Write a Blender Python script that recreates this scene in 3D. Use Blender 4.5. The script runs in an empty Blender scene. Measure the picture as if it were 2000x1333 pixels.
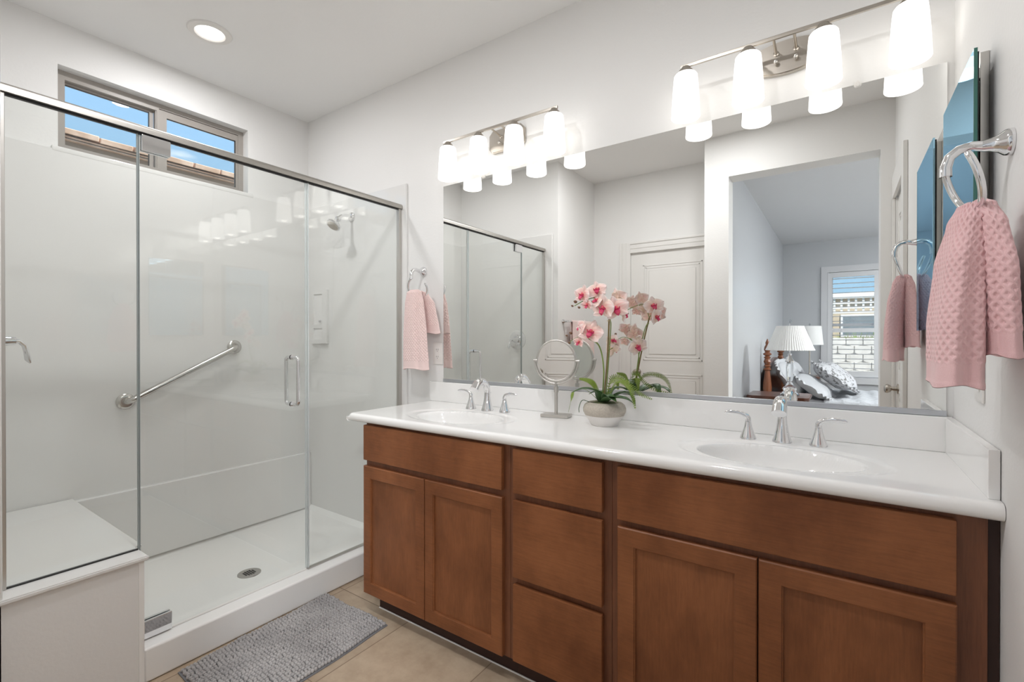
import bpy, bmesh, math, random
from mathutils import Vector, Matrix, noise
random.seed(7)
PI = math.pi
sc = bpy.context.scene
C = sc.collection

# ---------------------------------------------------------------- camera
cam = bpy.data.cameras.new('camera')
cam.sensor_width = 36.0
cam.lens = 927.4 / 2000 * 36.0
cam.clip_start = 0.02
cam.clip_end = 200
camo = bpy.data.objects.new('camera', cam)
C.objects.link(camo)
camo.location = (0, -1.9204, 1.2318)
camo.rotation_euler = (PI / 2 - 0.004, 0, 0.6054)
sc.camera = camo

# ---------------------------------------------------------------- view
sc.view_settings.view_transform = 'Standard'
sc.view_settings.look = 'None'
sc.view_settings.gamma = 1
sc.view_settings.use_curve_mapping = False
sc.view_settings.exposure = 1.0
sc.cycles.max_bounces = 14
sc.cycles.diffuse_bounces = 6
sc.cycles.glossy_bounces = 8
sc.cycles.transmission_bounces = 8
sc.cycles.transparent_max_bounces = 16
sc.cycles.caustics_reflective = True
sc.cycles.blur_glossy = 1.0
sc.cycles.caustics_refractive = False
sc.cycles.sample_clamp_indirect = 6

# ---------------------------------------------------------------- world (daylight sky)
SKY_STRENGTH = 0.78
w = bpy.data.worlds.new('sky')
sc.world = w
w.use_nodes = True
wn = w.node_tree.nodes
wl = w.node_tree.links
wn.clear()
out = wn.new('ShaderNodeOutputWorld')
bg = wn.new('ShaderNodeBackground')
tc = wn.new('ShaderNodeTexCoord')
sp = wn.new('ShaderNodeSeparateXYZ')
rp = wn.new('ShaderNodeValToRGB')
rp.color_ramp.elements[0].position = 0.0
rp.color_ramp.elements[0].color = (0.33, 0.52, 0.68, 1)
rp.color_ramp.elements[1].position = 0.75
rp.color_ramp.elements[1].color = (0.22, 0.43, 0.72, 1)
nz = wn.new('ShaderNodeTexNoise')
nz.inputs['Scale'].default_value = 5.5
nz.inputs['Detail'].default_value = 5
mp = wn.new('ShaderNodeMapping')
mp.inputs['Scale'].default_value = (1, 1, 4)
cr = wn.new('ShaderNodeValToRGB')
cr.color_ramp.elements[0].position = 0.60
cr.color_ramp.elements[0].color = (0, 0, 0, 1)
cr.color_ramp.elements[1].position = 0.76
cr.color_ramp.elements[1].color = (1, 1, 1, 1)
mx = wn.new('ShaderNodeMix')
mx.data_type = 'RGBA'
mx.inputs[7].default_value = (0.95, 0.97, 1.0, 1)
wl.new(tc.outputs['Generated'], sp.inputs[0])
wl.new(sp.outputs['Z'], rp.inputs[0])
wl.new(tc.outputs['Generated'], mp.inputs[0])
wl.new(mp.outputs[0], nz.inputs[0])
wl.new(nz.outputs[0], cr.inputs[0])
wl.new(cr.outputs[0], mx.inputs[0])
wl.new(rp.outputs[0], mx.inputs[6])
wl.new(mx.outputs[2], bg.inputs[0])
bg.inputs[1].default_value = SKY_STRENGTH
wl.new(bg.outputs[0], out.inputs[0])

sun = bpy.data.lights.new('sun', 'SUN')
sun.energy = 4.5
sun.angle = 0.01
sun.color = (1, 0.95, 0.88)
suno = bpy.data.objects.new('sun', sun)
C.objects.link(suno)
suno.rotation_euler = (Vector((-0.50, -0.45, -0.74))).to_track_quat('-Z', 'Y').to_euler()

def portal(name, loc, rot, sx, sy):
    l = bpy.data.lights.new(name, 'AREA')
    l.shape = 'RECTANGLE'
    l.size = sx
    l.size_y = sy
    l.cycles.is_portal = True
    o = bpy.data.objects.new(name, l)
    C.objects.link(o)
    o.location = loc
    o.rotation_euler = rot
# sky portals (give off nothing themselves): small bathroom window and bedroom window
portal('sky_portal', (-3.2, -0.85, 2.34), (0, -PI / 2, 0), 0.4, 0.9)
portal('sky_portal', (0.43, -6.99, 1.46), (PI / 2, 0, 0), 1.2, 1.6)

SHADE_E = 0.78      # emission of the frosted vanity shades
BULB_W = 0.035       # bulb inside each shade
DOWN_E = 4.0      # ceiling downlight lens

# ---------------------------------------------------------------- materials
MATS = {}
def pbr(name, col, rough=0.5, metal=0.0, bump=None, vary=None, coat=0.0, spec=0.5, trans=0.0, ior=1.45, emit=None, sheen=0.0, coords='Object'):
    """bump=(scale, strength, distance); vary=(scale, colour2, low, high, stretch)"""
    m = bpy.data.materials.new(name)
    m.use_nodes = True
    nt = m.node_tree
    b = nt.nodes['Principled BSDF']
    b.inputs['Base Color'].default_value = (*col, 1)
    b.inputs['Roughness'].default_value = rough
    b.inputs['Metallic'].default_value = metal
    b.inputs['Coat Weight'].default_value = coat
    b.inputs['Specular IOR Level'].default_value = spec
    b.inputs['Transmission Weight'].default_value = trans
    b.inputs['IOR'].default_value = ior
    b.inputs['Sheen Weight'].default_value = sheen
    t = nt.nodes.new('ShaderNodeTexCoord')
    if emit:
        b.inputs['Emission Color'].default_value = (*emit[0], 1)
        b.inputs['Emission Strength'].default_value = emit[1]
    if vary:
        mpn = nt.nodes.new('ShaderNodeMapping')
        mpn.inputs['Scale'].default_value = vary[4] if len(vary) > 4 else (1, 1, 1)
        n = nt.nodes.new('ShaderNodeTexNoise')
        n.inputs['Scale'].default_value = vary[0]
        n.inputs['Detail'].default_value = 6
        n.inputs['Roughness'].default_value = 0.6
        r = nt.nodes.new('ShaderNodeValToRGB')
        r.color_ramp.elements[0].position = vary[2]
        r.color_ramp.elements[0].color = (*col, 1)
        r.color_ramp.elements[1].position = vary[3]
        r.color_ramp.elements[1].color = (*vary[1], 1)
        nt.links.new(t.outputs[coords], mpn.inputs[0])
        nt.links.new(mpn.outputs[0], n.inputs[0])
        nt.links.new(n.outputs[0], r.inputs[0])
        nt.links.new(r.outputs[0], b.inputs['Base Color'])
    if bump:
        n = nt.nodes.new('ShaderNodeTexNoise')
        n.inputs['Scale'].default_value = bump[0]
        n.inputs['Detail'].default_value = 3
        bp = nt.nodes.new('ShaderNodeBump')
        bp.inputs['Strength'].default_value = bump[1]
        bp.inputs['Distance'].default_value = bump[2]
        nt.links.new(t.outputs[coords], n.inputs[0])
        nt.links.new(n.outputs[0], bp.inputs['Height'])
        nt.links.new(bp.outputs[0], b.inputs['Normal'])
    MATS[name] = m
    return m

wall_m = pbr('wall_paint', (0.79, 0.782, 0.768), 0.55, bump=(90, 0.25, 0.002))
ceil_m = pbr('ceiling_paint', (0.85, 0.845, 0.835), 0.8, bump=(70, 0.2, 0.002))
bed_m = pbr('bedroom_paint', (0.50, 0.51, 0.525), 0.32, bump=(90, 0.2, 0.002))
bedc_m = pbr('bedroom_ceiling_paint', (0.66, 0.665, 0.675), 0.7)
trim_m = pbr('white_trim_paint', (0.78, 0.765, 0.74), 0.35)
gloss_m = pbr('glossy_white_surround', (0.76, 0.752, 0.735), 0.06, spec=0.62)
pan_m = pbr('white_shower_pan', (0.87, 0.86, 0.84), 0.28)
marble_m = pbr('white_cultured_marble', (0.86, 0.85, 0.835), 0.10, coat=0.3)
chrome_m = pbr('chrome', (0.80, 0.80, 0.81), 0.06, 1.0)
nickel_m = pbr('brushed_nickel', (0.50, 0.46, 0.41), 0.30, 1.0)
satin_m = pbr('satin_silver_metal', (0.58, 0.56, 0.53), 0.36, 1.0)
rail_m = pbr('satin_rail_metal', (0.44, 0.42, 0.39), 0.42, 1.0)
steel_m = pbr('brushed_steel', (0.58, 0.56, 0.53), 0.22, 1.0)
alum_m = pbr('aluminium_channel', (0.62, 0.64, 0.68), 0.3, 1.0)
winframe_m = pbr('tan_window_frame', (0.36, 0.33, 0.30), 0.4)
gasket_m = pbr('dark_gasket', (0.02, 0.02, 0.02), 0.5)
mirror_m = pbr('mirror_silver', (0.90, 0.905, 0.89), 0.0, 1.0)
blue_reflection_m = None
green_edge_m = pbr('green_glass_edge', (0.05, 0.16, 0.13), 0.1)
plastic_m = pbr('white_plastic', (0.78, 0.76, 0.73), 0.3)
dark_m = pbr('dark_hole', (0.01, 0.01, 0.01), 0.8)
woodc = (0.158, 0.053, 0.019)
wood_m = pbr('stained_maple', woodc, 0.42, vary=(4.0, (0.30, 0.112, 0.044), 0.32, 0.70, (1, 1, 0.7)), bump=(400, 0.05, 0.0005), spec=0.35, coords='Object')
def add_grain(m, scale, amount=0.30):
    """fine stained-wood grain streaks multiplied over the base colour"""
    nt = m.node_tree
    b = nt.nodes['Principled BSDF']
    src = b.inputs['Base Color'].links[0].from_socket
    t = nt.nodes.new('ShaderNodeTexCoord')
    mpn = nt.nodes.new('ShaderNodeMapping')
    mpn.inputs['Scale'].default_value = scale
    n = nt.nodes.new('ShaderNodeTexNoise')
    n.inputs['Scale'].default_value = 1.0
    n.inputs['Detail'].default_value = 5
    n.inputs['Roughness'].default_value = 0.7
    rr = nt.nodes.new('ShaderNodeValToRGB')
    rr.color_ramp.elements[0].position = 0.3
    rr.color_ramp.elements[0].color = (1 - amount, 1 - amount, 1 - amount, 1)
    rr.color_ramp.elements[1].position = 0.65
    rr.color_ramp.elements[1].color = (1.08, 1.08, 1.08, 1)
    mu = nt.nodes.new('ShaderNodeMix')
    mu.data_type = 'RGBA'
    mu.blend_type = 'MULTIPLY'
    mu.inputs[0].default_value = 1
    nt.links.new(t.outputs['Object'], mpn.inputs[0])
    nt.links.new(mpn.outputs[0], n.inputs[0])
    nt.links.new(n.outputs[0], rr.inputs[0])
    nt.links.new(src, mu.inputs[6])
    nt.links.new(rr.outputs[0], mu.inputs[7])
    nt.links.new(mu.outputs[2], b.inputs['Base Color'])
add_grain(wood_m, (14, 60, 190), 0.14)
wood_dark_m = pbr('stained_maple_frame', (0.135, 0.047, 0.022), 0.4, vary=(6.0, (0.20, 0.075, 0.035), 0.3, 0.7, (3, 1, 0.5)))
toekick_m = pbr('dark_toe_kick', (0.035, 0.014, 0.010), 0.5)
pink_m = pbr('pink_terry_cloth', (0.84, 0.54, 0.545), 0.95, bump=(900, 0.8, 0.0015), sheen=0.4)
pinkl_m = pbr('pale_pink_terry_cloth', (0.85, 0.65, 0.62), 0.95, bump=(900, 0.8, 0.0015), sheen=0.4)
rug_m = pbr('grey_chenille', (0.33, 0.315, 0.31), 0.95, vary=(6, (0.45, 0.43, 0.42), 0.35, 0.65), bump=(700, 0.6, 0.001))
rugb_m = pbr('grey_rug_backing', (0.20, 0.20, 0.21), 0.9)
potg_m = pbr('taupe_speckled_glaze', (0.45, 0.40, 0.34), 0.6, vary=(160, (0.52, 0.47, 0.40), 0.42, 0.6))
potw_m = pbr('matt_white_ceramic', (0.82, 0.79, 0.76), 0.55)
leaf_m = pbr('dark_green_leaf', (0.035, 0.085, 0.03), 0.35, vary=(18, (0.06, 0.125, 0.04), 0.3, 0.7))
fern_m = pbr('fern_green', (0.19, 0.27, 0.035), 0.55)
stem_m = pbr('stem_brown_green', (0.22, 0.17, 0.06), 0.5)
stemg_m = pbr('stem_green', (0.20, 0.28, 0.07), 0.5)
bud_m = pbr('bud_brown', (0.19, 0.10, 0.06), 0.5)
soil_m = pbr('moss', (0.10, 0.12, 0.05), 0.9)
lip_m = pbr('magenta_lip', (0.62, 0.035, 0.13), 0.45, vary=(60, (0.80, 0.25, 0.12), 0.5, 0.75))
post_m = pbr('turned_bed_wood', (0.20, 0.065, 0.025), 0.3, coat=0.4)
dkwood_m = pbr('dark_walnut_wood', (0.10, 0.035, 0.02), 0.3, coat=0.3)
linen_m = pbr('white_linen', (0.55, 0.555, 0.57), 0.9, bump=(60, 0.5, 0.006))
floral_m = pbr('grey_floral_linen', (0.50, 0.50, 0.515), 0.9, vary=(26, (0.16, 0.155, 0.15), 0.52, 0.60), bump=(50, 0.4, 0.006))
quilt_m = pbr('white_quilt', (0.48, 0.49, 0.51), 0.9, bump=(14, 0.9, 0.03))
pleat_m = pbr('pleated_fabric', (0.84, 0.83, 0.81), 0.9)
carpet_m = pbr('bedroom_carpet', (0.42, 0.39, 0.35), 0.95, bump=(300, 0.5, 0.004))
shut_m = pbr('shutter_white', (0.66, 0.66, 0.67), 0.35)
concrete_m = pbr('concrete_ground', (0.42, 0.39, 0.35), 0.9)
stucco_m = pbr('brown_stucco', (0.27, 0.19, 0.135), 0.9, bump=(60, 0.4, 0.01))
stucco2_m = pbr('beige_stucco', (0.46, 0.38, 0.28), 0.9)
tile_r_m = pbr('clay_roof_tile', (0.50, 0.32, 0.22), 0.85, vary=(7, (0.72, 0.52, 0.40), 0.35, 0.65))
gutter_m = pbr('white_gutter', (0.75, 0.72, 0.68), 0.5)
pale_tile_m = pbr('pale_stone_tile', (0.70, 0.68, 0.65), 0.8, vary=(4, (0.55, 0.53, 0.50), 0.4, 0.7))
lattice_m = pbr('white_lattice_paint', (0.72, 0.72, 0.70), 0.6)
grass_m = pbr('bright_grass', (0.16, 0.24, 0.03), 0.9)
darkglass_m = pbr('dark_window_glass', (0.16, 0.19, 0.21), 0.05)
black_m = pbr('black_plastic', (0.02, 0.02, 0.02), 0.4)
brass_m = pbr('brass', (0.6, 0.40, 0.12), 0.25, 1.0)
crystal_m = pbr('crystal_glass', (0.95, 0.97, 0.98), 0.02, trans=1.0, ior=1.5)

def glass_mat(name, tint, edge=0.05):
    """clear pane: transparent with Schlick reflections on both faces"""
    m = bpy.data.materials.new(name)
    m.use_nodes = True
    nt = m.node_tree
    nt.nodes.clear()
    o = nt.nodes.new('ShaderNodeOutputMaterial')
    mixs = nt.nodes.new('ShaderNodeMixShader')
    tr = nt.nodes.new('ShaderNodeBsdfTransparent')
    tr.inputs[0].default_value = (*tint, 1)
    gl = nt.nodes.new('ShaderNodeBsdfGlossy')
    gl.inputs['Roughness'].default_value = 0.0
    lw = nt.nodes.new('ShaderNodeLayerWeight')
    lw.inputs[0].default_value = 0.5
    pw = nt.nodes.new('ShaderNodeMath')
    pw.operation = 'POWER'
    pw.inputs[1].default_value = 5
    ma = nt.nodes.new('ShaderNodeMath')
    ma.operation = 'MULTIPLY_ADD'
    ma.inputs[1].default_value = 0.9
    ma.inputs[2].default_value = edge
    nt.links.new(lw.outputs['Facing'], pw.inputs[0])
    nt.links.new(pw.outputs[0], ma.inputs[0])
    nt.links.new(ma.outputs[0], mixs.inputs[0])
    nt.links.new(tr.outputs[0], mixs.inputs[1])
    nt.links.new(gl.outputs[0], mixs.inputs[2])
    nt.links.new(mixs.outputs[0], o.inputs[0])
    return m
glass_m = glass_mat('clear_shower_glass', (0.975, 0.985, 0.978))
wglass_m = glass_mat('window_glass', (0.97, 0.985, 0.99))
crys_m = glass_mat('crystal_clear', (0.86, 0.88, 0.90), 0.16)

def edge_m():
    return green_edge_m

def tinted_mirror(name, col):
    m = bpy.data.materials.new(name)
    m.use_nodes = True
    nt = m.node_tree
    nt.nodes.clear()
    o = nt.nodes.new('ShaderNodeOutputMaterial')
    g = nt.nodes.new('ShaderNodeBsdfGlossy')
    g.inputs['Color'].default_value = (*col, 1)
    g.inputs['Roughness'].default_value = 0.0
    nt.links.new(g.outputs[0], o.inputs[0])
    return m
blue_reflection_m = tinted_mirror('painted_blue_reflection_mirror', (0.45, 0.76, 1.0))  # blue of the reflection is put into the mirror colour

# frosted shade: lets its bulb's light through and glows
def shade_mat():
    m = bpy.data.materials.new('frosted_lamp_glass')
    m.use_nodes = True
    nt = m.node_tree
    nt.nodes.clear()
    o = nt.nodes.new('ShaderNodeOutputMaterial')
    tl = nt.nodes.new('ShaderNodeBsdfTranslucent')
    tl.inputs[0].default_value = (0.46, 0.45, 0.44, 1)
    df = nt.nodes.new('ShaderNodeBsdfDiffuse')
    df.inputs[0].default_value = (0.46, 0.455, 0.445, 1)
    em = nt.nodes.new('ShaderNodeEmission')
    em.inputs[0].default_value = (1.0, 0.98, 0.94, 1)
    em.inputs[1].default_value = SHADE_E
    m1 = nt.nodes.new('ShaderNodeMixShader')
    m1.inputs[0].default_value = 0.5
    ad = nt.nodes.new('ShaderNodeAddShader')
    nt.links.new(tl.outputs[0], m1.inputs[1])
    nt.links.new(df.outputs[0], m1.inputs[2])
    nt.links.new(m1.outputs[0], ad.inputs[0])
    nt.links.new(em.outputs[0], ad.inputs[1])
    nt.links.new(ad.outputs[0], o.inputs[0])
    return m
shade_m = shade_mat()
down_m = pbr('downlight_lens', (0.9, 0.9, 0.9), 0.5, emit=((1, 0.97, 0.93), DOWN_E))
flush_m = pbr('added_fill_glass', (0.9, 0.9, 0.9), 0.5, emit=((0.92, 0.965, 1.0), 140.0))  # glow of the unseen fill lights added in the bedroom

def tile_mat():
    m = bpy.data.materials.new('beige_floor_tile')
    m.use_nodes = True
    nt = m.node_tree
    b = nt.nodes['Principled BSDF']
    b.inputs['Roughness'].default_value = 0.42
    t = nt.nodes.new('ShaderNodeTexCoord')
    mpn = nt.nodes.new('ShaderNodeMapping')
    mpn.inputs['Location'].default_value = (2.003 + 0.457 * 4, 0.475 + 0.457 * 8, 0)
    br = nt.nodes.new('ShaderNodeTexBrick')
    br.offset = 0
    br.squash = 1
    br.inputs['Scale'].default_value = 1
    br.inputs['Mortar Size'].default_value = 0.0022
    br.inputs['Mortar Smooth'].default_value = 0.2
    br.inputs['Brick Width'].default_value = 0.457
    br.inputs['Row Height'].default_value = 0.457
    br.inputs['Color1'].default_value = (1, 1, 1, 1)
    br.inputs['Color2'].default_value = (0.92, 0.92, 0.92, 1)
    n = nt.nodes.new('ShaderNodeTexNoise')
    n.inputs['Scale'].default_value = 9
    n.inputs['Detail'].default_value = 8
    n.inputs['Roughness'].default_value = 0.65
    r = nt.nodes.new('ShaderNodeValToRGB')
    r.color_ramp.elements[0].position = 0.3
    r.color_ramp.elements[0].color = (0.37, 0.275, 0.19, 1)
    r.color_ramp.elements[1].position = 0.7
    r.color_ramp.elements[1].color = (0.52, 0.41, 0.30, 1)
    mul = nt.nodes.new('ShaderNodeMix')
    mul.data_type = 'RGBA'
    mul.blend_type = 'MULTIPLY'
    mul.inputs[0].default_value = 1
    mixg = nt.nodes.new('ShaderNodeMix')
    mixg.data_type = 'RGBA'
    mixg.inputs[7].default_value = (0.24, 0.17, 0.115, 1)
    bp = nt.nodes.new('ShaderNodeBump')
    bp.inputs['Distance'].default_value = 0.002
    bp.inputs['Strength'].default_value = 0.6
    bp.invert = True
    nt.links.new(t.outputs['Object'], mpn.inputs[0])
    nt.links.new(mpn.outputs[0], br.inputs[0])
    nt.links.new(t.outputs['Object'], n.inputs[0])
    nt.links.new(n.outputs[0], r.inputs[0])
    nt.links.new(r.outputs[0], mul.inputs[6])
    nt.links.new(br.outputs['Color'], mul.inputs[7])
    nt.links.new(mul.outputs[2], mixg.inputs[6])
    nt.links.new(br.outputs['Fac'], mixg.inputs[0])
    nt.links.new(mixg.outputs[2], b.inputs['Base Color'])
    nt.links.new(br.outputs['Fac'], bp.inputs['Height'])
    nt.links.new(bp.outputs[0], b.inputs['Normal'])
    return m
tile_m = tile_mat()

# ---------------------------------------------------------------- mesh helpers
def add_box(bm, x0, x1, y0, y1, z0, z1, bev=0.0, seg=2):
    b2 = bmesh.new()
    bmesh.ops.create_cube(b2, size=1)
    for v in b2.verts:
        v.co = Vector(((x0 + x1) / 2 + v.co.x * (x1 - x0), (y0 + y1) / 2 + v.co.y * (y1 - y0), (z0 + z1) / 2 + v.co.z * (z1 - z0)))
    if bev > 0:
        bmesh.ops.bevel(b2, geom=b2.edges[:], offset=bev, segments=seg, affect='EDGES', profile=0.5)
    merge(bm, b2)

def merge(bm, b2, mat=None):
    me = bpy.data.meshes.new('tmp')
    if mat is not None:
        b2.transform(mat)
    b2.to_mesh(me)
    b2.free()
    bm.from_mesh(me)
    bpy.data.meshes.remove(me)

def bx(*a, **k):
    bm = bmesh.new()
    add_box(bm, *a, **k)
    return bm

def frame_from(d, ref=Vector((0, 0, 1))):
    d = d.normalized()
    if abs(d.dot(ref)) > 0.98:
        ref = Vector((1, 0, 0)) if abs(d.x) < 0.9 else Vector((0, 1, 0))
    a = d.cross(ref).normalized()
    b = d.cross(a).normalized()
    return a, b

def add_tube(bm, pts, radii, n=12, closed=False, flat=None, cap=True, ref=None):
    """sweep a circle (or ellipse: flat=(ku,kv)) along pts"""
    pts = [Vector(p) for p in pts]
    N = len(pts)
    if not hasattr(radii, '__len__'):
        radii = [radii] * N
    rings = []
    prev = None
    for i, p in enumerate(pts):
        if closed:
            d = pts[(i + 1) % N] - pts[i - 1]
        else:
            d = pts[min(i + 1, N - 1)] - pts[max(i - 1, 0)]
        if prev is None:
            a, b = frame_from(d, ref or Vector((0, 0, 1)))
        else:
            d.normalize()
            a = (prev - d * prev.dot(d)).normalized()
            b = d.cross(a).normalized()
        prev = a
        ku, kv = flat[i] if (flat and hasattr(flat[0], '__len__')) else (flat or (1, 1))
        rings.append([bm.verts.new(p + a * math.cos(2 * PI * k / n) * radii[i] * ku + b * math.sin(2 * PI * k / n) * radii[i] * kv) for k in range(n)])
    R = N if closed else N - 1
    for i in range(R):
        r0, r1 = rings[i], rings[(i + 1) % N]
        for k in range(n):
            bm.faces.new((r0[k], r0[(k + 1) % n], r1[(k + 1) % n], r1[k]))
    if cap and not closed:
        bm.faces.new(rings[0][::-1])
        bm.faces.new(rings[-1])

def add_lathe(bm, prof, n=32, mat=None, mod=None, cap=True):
    """prof: list of (r,z) revolved round Z; mat places it"""
    b2 = bmesh.new()
    rings = []
    for r, z in prof:
        rg = []
        for k in range(n):
            a = 2 * PI * k / n
            rr = r * (mod(a, z) if mod else 1)
            rg.append(b2.verts.new((rr * math.cos(a), rr * math.sin(a), z)))
        rings.append(rg)
    for i in range(len(rings) - 1):
        for k in range(n):
            b2.faces.new((rings[i][k], rings[i][(k + 1) % n], rings[i + 1][(k + 1) % n], rings[i + 1][k]))
    if cap:
        if prof[0][0] > 1e-5:
            b2.faces.new(rings[0][::-1])
        if prof[-1][0] > 1e-5:
            b2.faces.new(rings[-1])
    bmesh.ops.remove_doubles(b2, verts=b2.verts[:], dist=1e-6)
    merge(bm, b2, mat)

def lathe(prof, n=32, mat=None, mod=None, cap=True):
    bm = bmesh.new()
    add_lathe(bm, prof, n, mat, mod, cap)
    return bm

def axis_mat(p, d):
    """matrix placing local Z along d at p"""
    q = Vector(d).normalized().to_track_quat('Z', 'Y')
    return Matrix.Translation(Vector(p)) @ q.to_matrix().to_4x4()

def prism(outline, z0, z1, mat=None, bev=0.0):
    b2 = bmesh.new()
    vs = [b2.verts.new((x, y, z0)) for x, y in outline]
    f = b2.faces.new(vs)
    r = bmesh.ops.extrude_face_region(b2, geom=[f])
    for v in r['geom']:
        if isinstance(v, bmesh.types.BMVert):
            v.co.z = z1
    bmesh.ops.recalc_face_normals(b2, faces=b2.faces[:])
    if bev:
        bmesh.ops.bevel(b2, geom=[e for e in b2.edges if e.calc_face_angle(0) > 0.9], offset=bev, segments=2, affect='EDGES')
    if mat:
        b2.transform(mat)
    return b2

def obj(name, bm, mat, parent=None, smooth=True, loc=None, angle=0.6, recalc=True):
    if recalc:
        bmesh.ops.recalc_face_normals(bm, faces=bm.faces[:])
    me = bpy.data.meshes.new(name)
    bm.to_mesh(me)
    bm.free()
    for m in (mat if isinstance(mat, (list, tuple)) else [mat]):
        me.materials.append(m)
    if smooth:
        me.shade_smooth()
        me.set_sharp_from_angle(angle=angle)
    o = bpy.data.objects.new(name, me)
    C.objects.link(o)
    if smooth:
        ar = sorted(p.area for p in me.polygons)
        if ar and ar[-1] > 25 * ar[len(ar) // 2]:      # bevelled slabs: keep the big faces flat
            wn_ = o.modifiers.new('weighted_normals', 'WEIGHTED_NORMAL')
            wn_.keep_sharp = True
    if parent:
        o.parent = parent
    if loc:
        o.location = loc
    return o

def tag(o, label, cat, group=None, kind=None):
    o['label'] = label
    o['category'] = cat
    if group:
        o['group'] = group
    if kind:
        o['kind'] = kind
    return o

def thing(name, label, cat, loc=(0, 0, 0), rotz=0, group=None):
    o = bpy.data.objects.new(name, None)
    o.empty_display_size = 0.05
    C.objects.link(o)
    o.location = loc
    o.rotation_euler = (0, 0, rotz)
    return tag(o, label, cat, group)

def struct(name, bm, mat, parent=None, smooth=False):
    o = obj(name, bm, mat, parent, smooth=smooth)
    if not parent:
        o['kind'] = 'structure'
    return o

def copy_tree(o, parent=None):
    c = o.copy()
    C.objects.link(c)
    c.parent = parent
    for ch in list(o.children):
        copy_tree(ch, c)
    return c

def panel_with_hole(ax, c0, c1, u0, u1, v0, v1, holes):
    """slab: ax 'x' -> thickness c0..c1 in x, u=y, v=z; ax 'y' -> thickness in y, u=x, v=z"""
    bm = bmesh.new()
    us = sorted({u0, u1, *[h[0] for h in holes], *[h[1] for h in holes]})
    vs = sorted({v0, v1, *[h[2] for h in holes], *[h[3] for h in holes]})
    us = [u for u in us if u0 <= u <= u1]
    vs = [v for v in vs if v0 <= v <= v1]
    solid = lambda i, j: (0 <= i < len(us) - 1 and 0 <= j < len(vs) - 1 and not any(
        h[0] <= (us[i] + us[i + 1]) / 2 <= h[1] and h[2] <= (vs[j] + vs[j + 1]) / 2 <= h[3] for h in holes))
    P = (lambda c, u, v: bm.verts.new((c, u, v))) if ax == 'x' else (lambda c, u, v: bm.verts.new((u, c, v)))
    for i in range(len(us) - 1):
        for j in range(len(vs) - 1):
            if not solid(i, j):
                continue
            a, b, c, d = us[i], us[i + 1], vs[j], vs[j + 1]
            for cc in (c0, c1):
                bm.faces.new([P(cc, a, c), P(cc, b, c), P(cc, b, d), P(cc, a, d)])
            if not solid(i - 1, j): bm.faces.new([P(c0, a, c), P(c1, a, c), P(c1, a, d), P(c0, a, d)])
            if not solid(i + 1, j): bm.faces.new([P(c0, b, c), P(c1, b, c), P(c1, b, d), P(c0, b, d)])
            if not solid(i, j - 1): bm.faces.new([P(c0, a, c), P(c1, a, c), P(c1, b, c), P(c0, b, c)])
            if not solid(i, j + 1): bm.faces.new([P(c0, a, d), P(c1, a, d), P(c1, b, d), P(c0, b, d)])
    bmesh.ops.remove_doubles(bm, verts=bm.verts[:], dist=1e-6)
    return bm

def smoothstep(a, b, x):
    t = max(0.0, min(1.0, (x - a) / (b - a)))
    return t * t * (3 - 2 * t)

# ================================================================ SETTING
CE = 2.743
XR = 0.278
XW = -3.06
YE = -1.64      # shower end wall
YO = -1.88      # wall with the bedroom opening
# floors
def two(a, b):
    bm = bx(*a)
    add_box(bm, *b)
    return bm
struct('floor', two((XW - 0.15, XR + 0.12, -2.04, 0.15, -0.1, 0.0), (XW - 0.15, -0.73, -2.48, -2.04, -0.1, 0.0)), tile_m)
struct('floor_bedroom', two((-0.73, 4.2, -2.48, -2.04, -0.1, 0.0), (-0.95, 4.2, -7.0, -2.48, -0.1, 0.0)), carpet_m)
struct('ceiling', two((XW - 0.15, XR + 0.12, -2.04, 0.15, CE, CE + 0.1), (XW - 0.15, -0.73, -2.48, -2.04, CE, CE + 0.1)), ceil_m)
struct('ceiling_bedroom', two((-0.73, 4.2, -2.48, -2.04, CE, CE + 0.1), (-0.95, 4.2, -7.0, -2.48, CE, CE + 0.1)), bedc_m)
# walls of the bathroom
struct('wall_back', bx(XW - 0.15, XR + 0.12, 0.0, 0.15, 0.0, CE), wall_m)
struct('wall_left', panel_with_hole('x', XW - 0.15, XW, YE - 0.84, 0.0, 0.0, CE, [(-1.29, -0.41, 2.147, 2.541)]), wall_m)
struct('wall_right', panel_with_hole('x', XR, XR + 0.12, -2.04, 0.0, 0.0, CE, [(-1.84, -1.30, 0.0, 2.11)]), wall_m)
struct('wall_shower_end', bx(XW, -1.98, -2.36, YE, 0.0, CE), wall_m)
struct('wall_closet', panel_with_hole('y', -2.48, -2.36, -3.06, -0.73, 0.0, CE, [(-1.61, -0.86, 0.0, 2.03)]), wall_m)
struct('wall_opening', panel_with_hole('y', YO - 0.16, YO, -0.85, XR, 0.0, CE, [(-0.68, 0.205, 0.0, 2.43)]), wall_m)
struct('wall_return', bx(-0.85, -0.73, -2.36, YO - 0.16, 0.0, CE), wall_m)
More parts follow.
